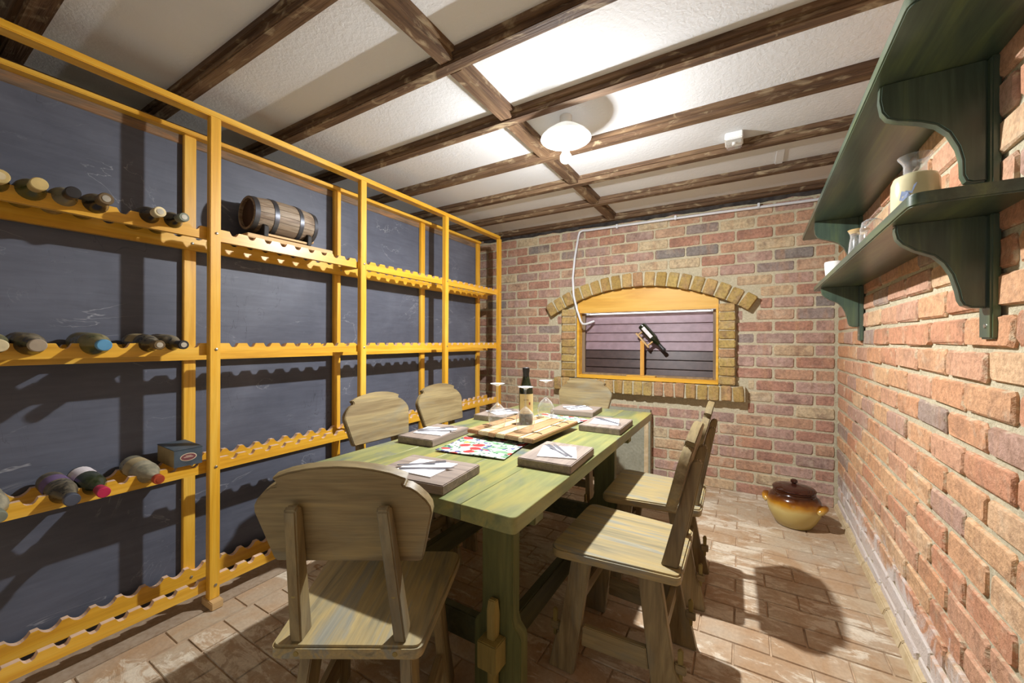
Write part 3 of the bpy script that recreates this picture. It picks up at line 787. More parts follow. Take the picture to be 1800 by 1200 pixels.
# ---- barrel on its plank and cradle
pz = LEV[3]+0.054
pk = tag(MB().box(-2.262, -2.085, 0.985, 1.445, pz, pz+0.022).obj('wooden_plank', M_plank, bevel=0.002), 'bare pine plank lying on the top rack rails beneath the small barrel', 'plank')
BZ = pz+0.022
bar = thing('wine_barrel', 'small grey oak barrel with black steel hoops lying on a plank', 'barrel', (-2.165, 1.185, BZ), 0)
BLh, BRm, BRe = 0.168, 0.098, 0.083
bcz = 0.019+BRm
def brad(y): return BRm-(BRm-BRe)*(y/BLh)**2
ns = 18
for i in range(ns):
    a0, a1 = 2*math.pi*i/ns+0.008, 2*math.pi*(i+1)/ns-0.008
    b = MB(); ys = [-BLh+2*BLh*j/8 for j in range(9)]
    ring = []
    for y in ys:
        r1 = brad(y); r0 = r1-0.010
        ring.append([(r*math.cos(a), y, bcz+r*math.sin(a)) for r, a in ((r0, a0), (r0, a1), (r1, a1), (r1, (a0+a1)/2), (r1, a0))])
    for p, q in zip(ring, ring[1:]):
        for k in range(5):
            b.quad(p[k], p[(k+1) % 5], q[(k+1) % 5], q[k])
    b.v += ring[0]; b.f.append(tuple(range(len(b.v)-5, len(b.v)))); b.m.append(0)
    b.v += ring[-1]; b.f.append(tuple(range(len(b.v)-1, len(b.v)-6, -1))); b.m.append(0)
    b.obj('stave', M_barrel, bar)
XR = Matrix.Translation((0, 0, bcz)) @ Matrix.Rotation(R(-90), 4, 'X')
for s in (-1, 1):
    MB().lathe([(0, -0.006), (BRe-0.009, -0.006), (BRe-0.009, 0.006), (0, 0.006)], 28).xf(Matrix.Translation((0, s*(BLh-0.022), 0)) @ XR).obj('barrel_head', M_barrelhead, bar)
for yc, w in ((-BLh+0.013, 0.022), (-0.066, 0.022), (0.066, 0.022), (BLh-0.013, 0.022)):
    MB().lathe([(brad(yc-w/2)+0.0005, yc-w/2), (brad(yc-w/2)+0.0028, yc-w/2), (brad(yc+w/2)+0.0028, yc+w/2), (brad(yc+w/2)+0.0005, yc+w/2)], 32).xf(XR).obj('hoop', M_hoop, bar, smooth=True)
for yc in (-0.115, 0.115):
    pts = [(-0.085, 0.0), (0.085, 0.0), (0.088, 0.050)] + [(0.088*math.cos(R(a)), bcz+0.004-(brad(yc)+0.004)*math.sin(R(a))) for a in range(38, 143, 13)] + [(-0.088, 0.050)]
    MB().prism(pts, yc-0.011, yc+0.011, lambda p, q, t: (p, t, q)).obj('cradle', M_dark, bar, bevel=0.002)
MB().box(0.060, 0.078, -0.104, 0.104, 0.006, 0.016).box(-0.078, -0.060, -0.104, 0.104, 0.006, 0.016).obj('cradle_bar', M_plank, bar)
MB().lathe([(0.0, 0), (0.009, 0), (0.008, 0.020), (0.012, 0.022), (0.013, 0.034), (0.006, 0.038), (0, 0.038)], 14).xf(Matrix.Translation((0.0, BLh-0.018, 0.045)) @ Matrix.Rotation(R(-90), 4, 'X')).obj('spigot', M_plank, bar, smooth=True)

# ================================================================== TABLE
TX0, TX1, TY0, TY1, TZ = -1.441, -0.526, 0.905, 2.74, 0.715
K = 1.0795
TC = (TX0+TX1)/2
tab = thing('dining_table', 'long green-stained wooden trestle table in the middle of the cellar', 'table', (TC, (TY0+TY1)/2, 0))
TW, TL = (TX1-TX0)/2, (TY1-TY0)/2
nb = 5; w = 2*TW/nb
for i in range(nb):
    x0, x1 = -TW+i*w+(0.0003 if i else 0), -TW+(i+1)*w-(0.0003 if i < nb-1 else 0)
    rr = [0.022 if i == 0 else 0, 0.022 if i == nb-1 else 0, 0.022 if i == nb-1 else 0, 0.022 if i == 0 else 0]
    MB().prism(rpoly([(x0,-TL),(x1,-TL),(x1,TL),(x0,TL)], rr, 5), TZ-0.047, TZ, lambda p, q, t: (p, q, t)).obj('plank', M_table, tab, bevel=0.0016, seg=1)
LGY = (1.10-(TY0+TY1)/2, 2.24-(TY0+TY1)/2)
LGX = 0.293
for yy in LGY:
    for s in (-1, 1):
        xc = s*LGX
        out = [(-0.060, 0.668), (0.060, 0.668), (0.059, 0.305), (0.066, 0.278), (0.086, 0.256), (0.090, 0.24), (0.090, 0.0), (-0.090, 0.0), (-0.090, 0.24), (-0.086, 0.256), (-0.066, 0.278), (-0.059, 0.305)]
        MB().prism([(p+xc, q) for p, q in out], yy-0.024, yy+0.024, lambda p, q, t: (p, t, q)).obj('leg', M_tleg, tab, bevel=0.004)
        d = -1 if yy < 0 else 1
        MB().box(xc-0.036, xc+0.036, min(yy+d*0.024, yy+d*0.085), max(yy+d*0.024, yy+d*0.085), 0.152, 0.240).obj('tenon', M_peg, tab, bevel=0.003)
        MB().prism([(-0.014, 0.07), (0.014, 0.07), (0.020, 0.33), (0.010, 0.362), (-0.010, 0.36), (-0.020, 0.31), (-0.017, 0.25)], xc-0.014, xc+0.014, lambda p, q, t: (t, yy+d*(0.045+p), q)).obj('wedge_peg', M_peg, tab, bevel=0.003)
    MB().box(-0.435, 0.435, yy-0.03, yy+0.03, 0.622, 0.668).obj('top_cleat', M_tleg, tab, bevel=0.004)
    d = -1 if yy < 0 else 1
    MB().box(-0.262, 0.262, yy-d*0.022-0.016, yy-d*0.022+0.016, 0.135, 0.232).obj('end_rail', M_tbeam, tab, bevel=0.003)
for s in (-1, 1):
    MB().box(s*LGX-0.018, s*LGX+0.018, LGY[0]+0.022, LGY[1]-0.022, 0.140, 0.238).obj('long_rail', M_tbeam, tab, bevel=0.004)

# ================================================================== CHAIRS
def build_chair(label, loc, rz):
    t = thing('dining_chair', label, 'chair', loc, rz, 'stained wooden chairs around the table')
    S = [(-0.172, -0.225), (0.172, -0.225), (0.228, 0.212), (-0.228, 0.212)]
    def cut(xa, xb):
        def xe(y, s): return s*(0.172+(0.056)*(y+0.225)/0.437)
        return xe
    e = cut(0, 0)
    seat = rpoly([(-0.184, -0.225), (0.184, -0.225), (0.228, 0.212), (-0.228, 0.212)], [0.022, 0.022, 0.05, 0.05], 5)
    MB().prism(seat, 0.415, 0.45, lambda p, q, z: (p, q, z)).obj('seat', M_seat, t, bevel=0.006)
    for s in (-1, 1):
        def P(x, y, z): return (s*x, y, z)
        xb, xt = 0.128, 0.105
        # upright: thin board on edge leaning back, rounded at the head
        b = MB()
        side = [(-0.212, 0.449), (-0.158, 0.449), (-0.244, 0.785), (-0.252, 0.803), (-0.268, 0.810), (-0.280, 0.800)]
        pv = []
        for yy, zz in side:
            f = (zz-0.45)/0.37; xc = xb+(xt-xb)*f
            pv.append((s*xc, yy, zz))
        n = len(pv)
        b.v = [(x-0.0145, y, z) for x, y, z in pv]+[(x+0.0145, y, z) for x, y, z in pv]
        b.f = [tuple(range(n-1, -1, -1)), tuple(range(n, 2*n))]+[(k, (k+1) % n, n+(k+1) % n, n+k) for k in range(n)]; b.m = [0]*(n+2)
        b.obj('upright', M_ch['z'], t, bevel=0.004)
    for s in (-1, 1):      # dowel ends on the uprights and the seat edge
        for yy, zz in ((-0.2555, 0.725), (-0.2330, 0.580)):
            xc = s*(0.128-0.023*(zz-0.45)/0.37)
            MB().lathe([(0.0065, 0.0), (0.006, 0.0015), (0.0, 0.0018)], 12).xf(Matrix.Translation((xc, yy-0.0022, zz)) @ Matrix.Rotation(R(90-11), 4, 'X')).obj('dowel', M_peg, t)
        MB().lathe([(0.0065, 0.0), (0.006, 0.0015), (0.0, 0.0018)], 12).xf(Matrix.Translation((s*0.120, -0.2248, 0.432)) @ Matrix.Rotation(R(90), 4, 'X')).obj('dowel', M_peg, t)
    # backrest: broad board with a stepped arch, leaning back with the uprights
    hs = []
    for sg in (1, -1):
        h = [(0.176, 0.646), (0.184, 0.654), (0.204, 0.745), (0.212, 0.780), (0.210, 0.798), (0.200, 0.815), (0.180, 0.836), (0.164, 0.847), (0.150, 0.850), (0.147, 0.856), (0.151, 0.864), (0.159, 0.869), (0.120, 0.884), (0.080, 0.893), (0.040, 0.898)]
        hs.append([(sg*x, z) for x, z in h])
    out = hs[0]+[(0, 0.900)]+hs[1][::-1]
    ln = 0.256
    def BRf(p, q, tt): return (p, -0.2005-(q-0.62)*ln+tt, q+tt*ln)
    MB().prism(out, 0.0, 0.030, BRf).obj('backrest', M_ch['x'], t, bevel=0.005, ang=25)
    for s in (-1, 1):
        for front in (1, -1):
            # splayed leg with a stepped foot
            if front == 1: top, bot = (0.075, 0.145), (0.128, 0.208)
            else: top, bot = (-0.155, -0.080), (-0.228, -0.142)
            f = 0.30
            def at(z, k): 
                u = 1-z/0.415
                return top[k]+(bot[k]-top[k])*u
            sidepts = [(top[0], 0.416), (top[1], 0.416)]
            if front == 1: sidepts += [(at(0.13, 1), 0.13), (at(0.105, 1)+0.010, 0.105), (bot[1]+0.014, 0.0), (bot[0], 0.0)]
            else: sidepts += [(bot[1], 0.0), (bot[0]-0.014, 0.0), (at(0.105, 0)-0.010, 0.105), (at(0.13, 0), 0.13)]
            b = MB(); n = len(sidepts)
            def xx(z): return s*((0.150 if front == 1 else 0.125)+(0.035)*(1-z/0.415))
            b.v = [(xx(z)-0.015, y, z) for y, z in sidepts]+[(xx(z)+0.015, y, z) for y, z in sidepts]
            b.f = [tuple(range(n-1, -1, -1)), tuple(range(n, 2*n))]+[(k, (k+1) % n, n+(k+1) % n, n+k) for k in range(n)]; b.m = [0]*(n+2)
            b.obj('leg', M_ch['z'], t, bevel=0.003)
        xr = s*0.166
        b = MB()
        b.hexa([(xr-s*0.012-0.011, -0.125, 0.10), (xr-s*0.012+0.011, -0.125, 0.10), (xr+0.011, 0.105, 0.10), (xr-0.011, 0.105, 0.10)],
               [(xr-s*0.012-0.011, -0.115, 0.172), (xr-s*0.012+0.011, -0.115, 0.172), (xr+0.011, 0.10, 0.172), (xr-0.011, 0.10, 0.172)])
        b.obj('side_rail', M_ch['y'], t, bevel=0.003)
        for d, y0, xo in ((1, 0.192, 0.0), (-1, -0.203, -s*0.022)):
            MB().box(xr+xo-0.009, xr+xo+0.009, min(y0, y0+d*0.035), max(y0, y0+d*0.035), 0.118, 0.150).obj('tenon', M_ch['y'], t, bevel=0.003)
            MB().prism([(-0.006, 0.095), (0.006, 0.095), (0.009, 0.190), (0.002, 0.198), (-0.009, 0.190)], xr+xo-0.006, xr+xo+0.006, lambda p, q, u: (u, y0+d*(0.018+p), q)).obj('wedge_peg', M_peg, t, bevel=0.002)
    for yy, z, hw in ((0.135, 0.235, 0.150), (-0.160, 0.215, 0.128)):
        MB().box(-hw, hw, yy-0.011, yy+0.011, z-0.026, z+0.026).obj('cross_rail', M_ch['x'], t, bevel=0.003)
    return t
chair0 = build_chair('wooden chair at the near end of the table, its back turned to the viewer', (-0.941, 0.804, 0), R(30.5))
GC = 'stained wooden chairs around the table'
dup(chair0, (-0.392, 1.512, 0), (0, 0, R(90)), 'wooden chair on the brick-wall side, nearer to the table end with the big chair', GC)
dup(chair0, (-0.385, 2.085, 0), (0, 0, R(91)), 'wooden chair on the brick-wall side, nearer to the crock in the corner', GC)
dup(chair0, (-1.515, 1.480, 0), (0, 0, R(-92)), 'wooden chair on the rack side with the larger visible back, second from the window', GC)
dup(chair0, (-1.515, 2.000, 0), (0, 0, R(-91)), 'wooden chair on the rack side, nearer to the window wall', GC)
dup(chair0, (-1.050, 2.655, 0), (0, 0, R(180)), 'wooden chair at the far table end with its back under the window', GC)

# ================================================================== TABLE SETTINGS
MT = 0.032
def board(label, x, y, w, d, a, ax):
    o = MB().box(-w/2, w/2, -d/2, d/2, 0, MT).obj('placemat_board', M_mat[ax], bevel=0.003)
    o.location = (x, y, TZ+0.0005); o.rotation_euler = (0, 0, a)
    return tag(o, label, 'placemat', 'grey wooden placemat boards')
def napkin(label, x, y, pts, a):
    o = MB().prism(pts, 0.0, 0.0035, lambda p, q, t: (p, q, t + (0.008*max(0, p+q) if t > 0 else 0))).obj('napkin', M_napkin)
    o.location = (x, y, TZ+MT+0.001); o.rotation_euler = (0, 0, a)
    return tag(o, label, 'napkin', 'folded white paper napkins')
def cutlery(kind, label, x, y, a):
    z = TZ+MT+0.0068
    t = thing(kind, label, kind, (x, y, z), a, 'steel %ss on the napkins' % kind)
    h = MB()
    hp = rpoly([(-0.0055, -0.09), (0.0055, -0.09), (0.0032, 0.0), (-0.0032, 0.0)], [0.004, 0.004, 0, 0], 3)
    h.prism(hp, 0, 0.0026, lambda p, q, u: (p, q, u)); h.obj('handle', M_steel, t, bevel=0.0008)
    if kind == 'fork':
        b = MB()
        b.prism([(-0.003, -0.002), (0.003, -0.002), (0.010, 0.030), (0.011, 0.042), (-0.011, 0.042), (-0.010, 0.030)], 0.0, 0.002, lambda p, q, u: (p, q, u+0.002*math.sin(max(0, q)*40)))
        for k in range(4):
            xx = -0.0092+k*0.0061
            b.box(xx-0.0014, xx+0.0014, 0.041, 0.080, 0.0020, 0.0040)
        b.obj('tines', M_steel, t, merge=False)
    else:
        MB().prism([(-0.0035, -0.002), (0.0045, -0.002), (0.0085, 0.05), (0.0075, 0.085), (0.0, 0.100), (-0.0045, 0.085)], 0.0, 0.0016, lambda p, q, u: (p, q, u+0.0006)).obj('blade', M_steel, t)
    return t
SET = [  # name, mat centre, size, angle, axis, napkin (dx,dy,ang), fork (dx,dy,ang), knife
 ('in front of the chair with its back to the viewer', -0.880, 0.947, 0.275, 0.215, R(6), 'x', (-0.005, 0.005, R(14)), (-0.022, 0.008, R(-48)), (0.005, -0.008, R(-58))),
 ('at the brick-wall side beside the near flowered mat', -0.593, 1.337, 0.200, 0.262, R(2), 'y', (0.010, 0.0, R(-62)), (0.0, 0.012, R(52)), (0.012, 0.0, R(46))),
 ('at the rack side beside the near flowered mat', -1.209, 1.357, 0.188, 0.280, R(4), 'y', (0.0, 0.0, R(20)), (0.0, 0.02, R(-42)), (0.012, -0.005, R(-58))),
 ('at the brick-wall side nearest to the window', -0.600, 1.967, 0.205, 0.265, R(1), 'y', (0.0, 0.0, R(-70)), (0.0, 0.012, R(60)), (0.010, -0.004, R(54))),
 ('at the rack side behind the inverted glasses', -1.215, 1.925, 0.190, 0.280, R(3), 'y', (0.01, 0.0, R(-20)), (0.0, 0.02, R(-40)), (0.012, -0.005, R(-52))),
 ('at the far table end below the window', -0.885, 2.285, 0.262, 0.225, R(4), 'x', (0.0, 0.0, R(50)), (-0.012, 0.0, R(-28)), (0.012, 0.0, R(-20))),
]
NAP = [(-0.086, -0.062), (0.065, -0.092), (0.095, 0.056), (-0.067, 0.073)]
for nm, x, y, w_, d_, a, ax, np_, fk, kn in SET:
    x, y, w_, d_ = x*K, y*K, w_*K, d_*K
    board('grey wooden placemat board ' + nm, x, y, w_, d_, a, ax)
    napkin('white napkin on the placemat ' + nm, x+np_[0], y+np_[1], NAP, np_[2])
    cutlery('fork', 'steel fork on the napkin ' + nm, x+fk[0]-0.012*math.cos(fk[2]), y+fk[1]-0.012*math.sin(fk[2]), fk[2])
    cutlery('knife', 'steel knife on the napkin ' + nm, x+kn[0]+0.010*math.cos(kn[2]), y+kn[1]+0.010*math.sin(kn[2]), kn[2])

def cloth_mat():
    N = NT('fruit_printed_cloth', 0.9, 0.15)
    v = N.coords(rand=False)
    c = None
    base = N.ramp(N.noise(v, 25, 3), [(0.3, (176, 180, 172)), (0.7, (190, 192, 186))])
    def spots(c, scale, thr, col, off, sx=1.0, p=0.5):
        mp = N.new('ShaderNodeMapping'); mp.inputs['Location'].default_value = off; mp.inputs['Scale'].default_value = (sx, 1, 1)
        N.l(v, mp.inputs['Vector'])
        vo = N.new('ShaderNodeTexVoronoi'); vo.inputs['Scale'].default_value = scale; vo.inputs['Randomness'].default_value = 0.9
        N.l(mp.outputs[0], vo.inputs['Vector'])
        sel = N.new('ShaderNodeSeparateColor'); N.l(vo.outputs['Color'], sel.inputs[0])
        k = N.math('MULTIPLY', N.grey(vo.outputs['Distance'], thr, thr*0.85, 0, 1), N.math('GREATER_THAN', sel.outputs[0], p))
        return N.mix(k, c, col)
    c = spots(base, 30, 0.5, (108, 142, 108), (3.1, 0.4, 0), 0.55, 0.3)
    c = spots(c, 44, 0.4, (60, 96, 74), (1.3, 2.4, 0), 1.4, 0.45)
    c = spots(c, 34, 0.42, (84, 78, 128), (7.3, 4.4, 0), 1.0, 0.62)
    c = spots(c, 20, 0.46, (164, 58, 56), (2.2, 9.1, 0), 0.8, 0.55)
    c = spots(c, 14, 0.4, (212, 182, 70), (5.2, 1.1, 0), 0.8, 0.8)
    N.color(c); N.bump(N.noise(v, 300, 2), 0.15, 0.002)
    return N.mat
M_cloth = cloth_mat()
def cloth(label, x, y, w_, d_, a):
    b = MB(); n = 14; x, y, w_, d_ = x*K, y*K, w_*K, d_*K
    def z(i, j): 
        u, v = i/n-0.5, j/n-0.5
        e = max(abs(u), abs(v))*2
        return 0.0030 + 0.0016*math.sin(9*u+3)*math.cos(7*v) + (0.002 if e > 0.95 else 0)
    for i in range(n):
        for j in range(n):
            P = lambda p, q: (w_*(p/n-0.5), d_*(q/n-0.5), z(p, q))
            b.quad(P(i, j), P(i+1, j), P(i+1, j+1), P(i, j+1))
    o = b.obj('cloth_placemat', M_cloth, smooth=True)
    md = o.modifiers.new('thick', 'SOLIDIFY'); md.thickness = 0.0025; md.offset = 1
    o.location = (x, y, TZ+0.0005); o.rotation_euler = (0, 0, a)
    return tag(o, label, 'cloth', 'fruit printed cloth placemats')
cloth('white cloth placemat printed with red and yellow fruit, lying in full view', -0.924, 1.334, 0.300, 0.258, R(8))
cloth('fruit printed white cloth placemat mostly hidden under the serving board', -0.905, 1.995, 0.300, 0.258, R(-8))

# ---- serving board with slats, on small feet
sbd = thing('serving_board', 'striped tan and cream wooden serving board carrying the wine bottle and glasses', 'board', (-0.900*K, 1.648*K, TZ), R(-3))
cols = [M_board_d, M_board_l, M_board_d, M_board_l, M_board_d, M_board_l, M_board_d]
wd = [0.067, 0.065, 0.037, 0.054, 0.078, 0.024, 0.054]
xc = -0.189
for m, w_ in zip(cols, wd):
    MB().box(xc+0.0004, xc+w_-0.0004, -0.243+rnd.uniform(-0.006, 0.006), 0.243+rnd.uniform(-0.006, 0.006), 0.024, 0.044).obj('slat', m, sbd, bevel=0.003)
    xc += w_
for y in (-0.15, 0.15):
    MB().box(-0.150, 0.150, y-0.016, y+0.016, 0.007, 0.024).obj('batten', M_board_d, sbd, bevel=0.002)
for x, y in ((0.150, -0.13), (0.150, 0.06), (0.148, 0.16), (-0.15, -0.12), (-0.14, 0.08)):
    MB().tube([(x-0.030, y-0.006, 0.0455), (x-0.012, y+0.004, 0.047), (x+0.008, y+0.006, 0.0455), (x+0.024, y-0.002, 0.0455)], 0.0018, 6).obj('iron_staple', M_dark, sbd, smooth=True)
ZB = TZ+0.0445
wb = bottle('wine_bottle', 'dark green wine bottle with a cream label standing on the serving board', (M_bot_clean, F_black), (-0.905*K, 1.665*K, ZB), (0, 0, 0), L=0.294, r=0.0367, neck=0.0148, cap_len=0.062, shoulder=0.62,
            lab=(M_label_cream, 0.058, 0.160, -120, 20), cat='bottle')
for o in wb.children:
    if o.name.startswith('label'):
        o.name = 'label'
rr = 0.0379
b = MB()
for a0, a1, z0, z1 in ((-38, -24, 0.105, 0.118),):
    for i in range(4):
        p, q = R(a0+(a1-a0)*i/4), R(a0+(a1-a0)*(i+1)/4)
        b.quad((rr*math.cos(p), rr*math.sin(p), z0), (rr*math.cos(q), rr*math.sin(q), z0), (rr*math.cos(q), rr*math.sin(q), z1), (rr*math.cos(p), rr*math.sin(p), z1))
b.obj('label_crest', plain('rust_crest_print', (150, 84, 62), 0.8), wb)
b = MB()
for z0, z1, a0, a1 in ((0.060, 0.064, -90, -20), (0.070, 0.073, -86, -30), (0.128, 0.132, -80, -40)):
    for i in range(6):
        p, q = R(a0+(a1-a0)*i/6), R(a0+(a1-a0)*(i+1)/6)
        b.quad((rr*math.cos(p), rr*math.sin(p), z0), (rr*math.cos(q), rr*math.sin(q), z0), (rr*math.cos(q), rr*math.sin(q), z1), (rr*math.cos(p), rr*math.sin(p), z1))
b.obj('label_lines', plain('brown_print', (150, 128, 88), 0.8), wb)
def goblet(label, x, y, h=0.218):
    t = thing('wine_glass', label, 'glass', (x*K, y*K, ZB+0.0005), 0, 'upturned wine glasses on the serving board')
    k = h/0.205
    MB().lathe([(0.036, 0.0), (0.043, 0.020*k), (0.047, 0.045*k), (0.045, 0.065*k), (0.034, 0.085*k), (0.016, 0.103*k), (0.005, 0.112*k), (0.0, 0.113*k)], 28).obj('bowl', M_glass, t, smooth=True)
    MB().lathe([(0.0, 0.110*k), (0.006, 0.111*k), (0.0042, 0.125*k), (0.004, 0.180*k), (0.007, 0.193*k), (0.0, 0.196*k)], 14).obj('stem', M_glass, t, smooth=True)
    MB().lathe([(0.006, 0.193*k), (0.020, 0.200*k), (0.036, 0.2035*k), (0.037, 0.2045*k), (0.0, 0.205*k)], 28).obj('foot', M_glass, t, smooth=True)
    return t
goblet('upturned wine glass at the left of the wine bottle', -0.992, 1.545)
goblet('upturned wine glass standing in front of the wine bottle', -0.835, 1.532, 0.213)
goblet('upturned wine glass behind the wine bottle towards the window', -0.885, 1.845, 0.213)

# ================================================================== CORNER CROCK
pot = thing('stoneware_crock', 'brown and cream glazed stoneware crock with lid on the floor in the corner', 'crock', (0.290, 3.150, 0), R(-22))
def crock_mat():
    N = NT('two_tone_crock_glaze', 0.12, 0.55)
    tc = N.new('ShaderNodeTexCoord'); sp = N.new('ShaderNodeSeparateXYZ'); N.l(tc.outputs['Object'], sp.inputs[0])
    z = N.math('ADD', sp.outputs['Z'], N.math('MULTIPLY', N.math('SUBTRACT', N.noise(tc.outputs['Object'], 14, 3), 0.5), 0.03))
    N.color(N.ramp(N.grey(z, 0.0, 0.30), [(0.0, (186, 166, 104)), (0.40, (198, 176, 108)), (0.50, (176, 124, 34)), (0.575, (112, 62, 16)), (0.65, (60, 28, 12)), (1.0, (64, 32, 14))]))
    return N.mat
M_crock = crock_mat()
M_lid = plain('dark_brown_glaze', (56, 28, 20), 0.1, 0, 0.6)
MB().lathe([(0.0, 0.002), (0.090, 0.0), (0.100, 0.006), (0.124, 0.045), (0.143, 0.090), (0.150, 0.125), (0.149, 0.155), (0.139, 0.182), (0.124, 0.196), (0.116, 0.202), (0.117, 0.209), (0.113, 0.215), (0.117, 0.221), (0.113, 0.231), (0.106, 0.234), (0.102, 0.22), (0.0, 0.21)], 40).obj('jar_body', M_crock, pot, smooth=True)
MB().lathe([(0.0, 0.226), (0.116, 0.228), (0.120, 0.234), (0.112, 0.243), (0.064, 0.255), (0.020, 0.262), (0.012, 0.266), (0.012, 0.270), (0.020, 0.277), (0.019, 0.289), (0.010, 0.295), (0.0, 0.296)], 36).obj('lid', M_lid, pot, smooth=True)
for s in (-1, 1):
    b = MB().tube([(s*(0.140), -0.040, 0.126), (s*0.154, -0.036, 0.138), (s*0.163, -0.018, 0.150), (s*0.165, 0.0, 0.154), (s*0.163, 0.018, 0.150), (s*0.154, 0.036, 0.138), (s*0.140, 0.040, 0.126)], [0.018, 0.019, 0.020, 0.020, 0.020, 0.019, 0.018], 10)
    b.obj('lug_handle', M_crock, pot, smooth=True)

# ================================================================== GREEN WALL SHELF
shf = thing('wall_shelf', 'dark green two-tier wooden shelf with scrolled brackets on the brick side wall', 'shelf', WO, -AW)
def LY_(y): return y - YB
def shelf(z0, z1, d, ya, yb):
    p = rpoly([(-0.004, LY_(ya)), (-0.004, LY_(yb)), (-d, LY_(yb)), (-d, LY_(ya))], [0, 0, 0.012, 0.032], 6)
    return MB().prism(p, z0, z1, lambda x, y, z: (x, y, z))
shelf(1.503, 1.533, 0.202, 1.226, 3.02).obj('shelf_board', M_sh['y'], shf, bevel=0.0035)
shelf(1.884, 1.916, 0.236, 1.090, 3.30).obj('shelf_board', M_sh['y'], shf, bevel=0.0035)
low = [(-0.021, 1.505), (-0.185, 1.505), (-0.186, 1.486), (-0.182, 1.466), (-0.171, 1.450), (-0.147, 1.431), (-0.112, 1.413), (-0.094, 1.392), (-0.080, 1.362), (-0.070, 1.322), (-0.066, 1.297), (-0.060, 1.284), (-0.046, 1.277), (-0.021, 1.276)]
up = [(-0.021, 1.886), (-0.216, 1.886), (-0.218, 1.845), (-0.213, 1.812), (-0.202, 1.793), (-0.182, 1.781), (-0.138, 1.765), (-0.108, 1.748), (-0.086, 1.722), (-0.070, 1.682), (-0.063, 1.648), (-0.062, 1.610), (-0.056, 1.593), (-0.044, 1.587), (-0.021, 1.586)]
for yc in (1.425, 2.835):
    for pl, zl in ((low, 0), (up, 0)):
        MB().prism(pl, LY_(yc)-0.016, LY_(yc)+0.016, lambda p, q, t: (p, t, q)).obj('bracket', M_sh['z'], shf, bevel=0.004, ang=50)
    MB().box(-0.021, -0.003, LY_(yc)-0.030, LY_(yc)+0.030, 1.200, 1.505).obj('wall_batten', M_sh['z'], shf, bevel=0.004)
    MB().box(-0.021, -0.003, LY_(yc)-0.030, LY_(yc)+0.030, 1.533, 1.884).obj('wall_batten', M_sh['z'], shf, bevel=0.004)
    MB().lathe([(0.006, 0), (0.005, 0.002), (0, 0.0022)], 10).xf(Matrix.Translation((-0.021, LY_(yc)-0.004, 1.232)) @ Matrix.Rotation(R(-90), 4, 'Y')).obj('screw', M_bolt, shf)

# things on the shelf
S1, S2 = 1.5335, 1.9165
M_cream = plain('cream_stoneware_glaze', (214, 204, 164), 0.2, 0, 0.5, 0.04)
M_blue = plain('faded_blue_glaze', (150, 164, 196), 0.3, 0, 0.5, 0.1)
cr = thing('stoneware_jar', 'cream stoneware jar with blue marks and glass neck at the near shelf end', 'jar', (0.432, 1.585, S1))
MB().lathe([(0.0, 0.0), (0.048, 0.0), (0.052, 0.006), (0.053, 0.09), (0.052, 0.125), (0.046, 0.142), (0.030, 0.150), (0.0, 0.151)], 32).obj('jar_body', M_cream, cr, smooth=True)
MB().lathe([(0.025, 0.150), (0.025, 0.176), (0.028, 0.186), (0.037, 0.200), (0.038, 0.203), (0.035, 0.201), (0.026, 0.187), (0.0235, 0.176), (0.0235, 0.151)], 28).obj('glass_neck', M_glass, cr, smooth=True)
b = MB()
def onjar(a, z, r=0.0536): return (r*math.cos(R(a)), r*math.sin(R(a)), z)
for poly in ([(-128, 0.095), (-112, 0.088), (-104, 0.070), (-118, 0.062), (-134, 0.070)], [(-120, 0.092), (-92, 0.112), (-104, 0.082)], [(-140, 0.030), (-96, 0.034), (-96, 0.042), (-140, 0.039)]):
    i = len(b.v); b.v += [onjar(a-8, z) for a, z in poly]; b.f.append(tuple(range(i, i+len(poly)))); b.m.append(0)
b.obj('blue_marks', M_blue, cr)
def gjar(label, x, y, prof, rimc=None):
    t = thing('glass_jar', label, 'jar', (x, y, S1), 0, 'clear glass jars on the green shelf')
    MB().lathe(prof, 28).obj('jar_glass', M_glass, t, smooth=True)
    if rimc: MB().lathe(rimc, 28).obj('rim', plain('amber_glass_rim', (190, 160, 108), 0.15, 0, 0.6), t, smooth=True)
    return t
gjar('clear flared glass jar with an amber rim on the green lower shelf', 0.425, 2.200, [(0.0, 0.002), (0.036, 0.0), (0.038, 0.006), (0.031, 0.085), (0.027, 0.110), (0.028, 0.122), (0.036, 0.140), (0.034, 0.140), (0.026, 0.122), (0.025, 0.110), (0.029, 0.085), (0.035, 0.008), (0.0, 0.006)],
     [(0.0285, 0.124), (0.0365, 0.1405), (0.034, 0.141), (0.0275, 0.124)])
gjar('clear lidded glass jar between the cream stoneware jar and flared jar', 0.430, 2.020, [(0.0, 0.002), (0.036, 0.0), (0.038, 0.006), (0.038, 0.080), (0.034, 0.090), (0.036, 0.094), (0.036, 0.104), (0.033, 0.110), (0.030, 0.128), (0.018, 0.136), (0.0, 0.138)])
wc = thing('white_cup', 'plain white cup near the far end of the lower green shelf', 'cup', (0.415, 2.66, S1))
MB().lathe([(0.0, 0.0), (0.030, 0.0), (0.036, 0.006), (0.042, 0.075), (0.040, 0.085), (0.037, 0.083), (0.034, 0.010), (0.0, 0.008)], 28).obj('cup_body', M_white, wc, smooth=True)
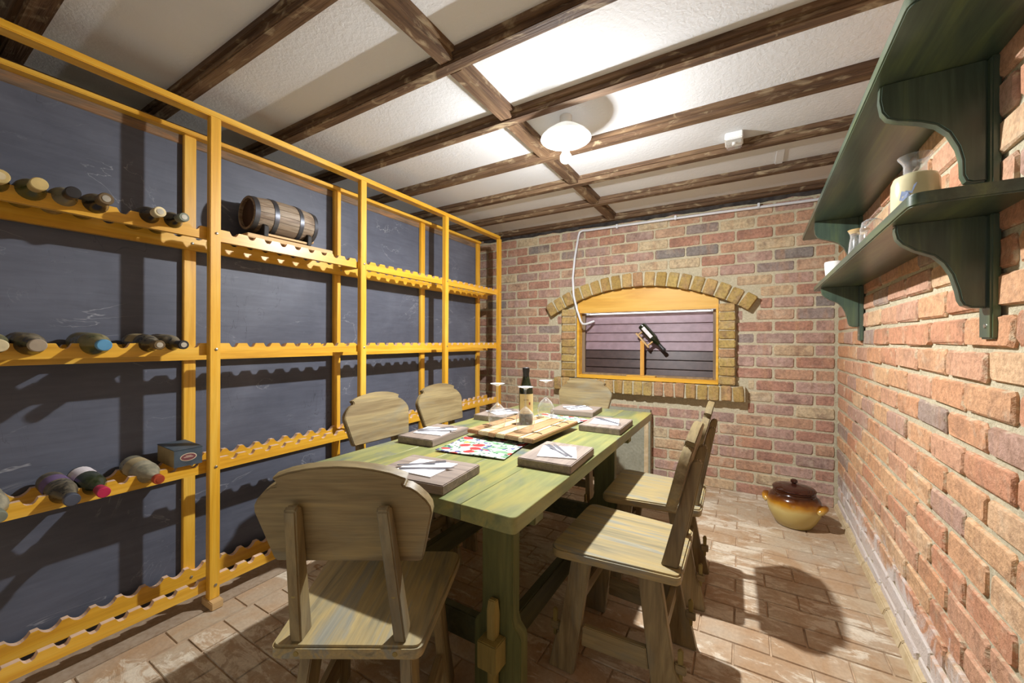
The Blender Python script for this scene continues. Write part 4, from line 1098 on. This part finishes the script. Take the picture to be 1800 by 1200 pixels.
MB().tube([(0.038, 0, 0.066), (0.060, 0, 0.062), (0.066, 0, 0.045), (0.056, 0, 0.026), (0.036, 0, 0.022)], 0.0045, 8).obj('handle', M_white, wc, smooth=True)
tj = thing('glass_tumbler', 'clear glass tumbler at the near end of the top green shelf', 'glass', (0.352, 1.235, S2))
MB().lathe([(0.0, 0.003), (0.028, 0.0), (0.031, 0.006), (0.033, 0.10), (0.031, 0.10), (0.029, 0.008), (0.0, 0.007)], 24).obj('tumbler_body', M_glass, tj, smooth=True)

# ================================================================== BOTTLE HOLDER ON THE WINDOW SILL
hd = thing('bottle_holder', 'wooden balancing bottle holder standing on the window sill', 'holder', (-0.778, 3.612, WZ0+0.0325))
MB().box(-0.135, 0.115, -0.030, 0.030, 0.0, 0.012).obj('base', M_lightwood, hd, bevel=0.002)
MB().box(-0.017, 0.017, -0.011, 0.011, 0.012, 0.325).obj('post', M_lightwood_z, hd, bevel=0.002)
TA = R(49)   # the board leans down towards the window's other side
ca, sa = math.cos(TA), math.sin(TA)
def slope(u, v):     # u along the board (down to the right), v square to it (up)
    return (-0.045+u*ca+v*sa*0.0+v*math.sin(TA), 0.392-u*sa+v*math.cos(TA))
def sbox(u0, u1, v0, v1, y0, y1):
    c4 = [slope(u0, v0), slope(u1, v0), slope(u1, v1), slope(u0, v1)]
    return MB().prism(c4, y0, y1, lambda p, q, t: (p, t, q))
sbox(-0.005, 0.165, -0.014, 0.0, -0.016, 0.016).obj('tilted_board', M_plank, hd, bevel=0.002)
sbox(0.014, 0.026, 0.0, 0.040, -0.016, 0.016).obj('rest_block', M_plank, hd, bevel=0.002)
sbox(0.140, 0.152, 0.0, 0.062, -0.024, 0.024).obj('neck_board', M_plank, hd, bevel=0.002)
p0 = slope(-0.030, 0.074)
hb = bottle('wine_bottle', 'black wine bottle with a white stripe label tilted in the window holder', (M_bot_clean, F_black), (-0.778+p0[0], 3.612, WZ0+0.0325+p0[1]), (0, 0, 0), L=0.300, r=0.036, neck=0.014, cap_len=0.07, shoulder=0.55, lab=(M_label_white, 0.03, 0.145, -112, -62))
hb.rotation_euler = (Matrix.Rotation(R(90)+TA, 4, 'Y')).to_euler()
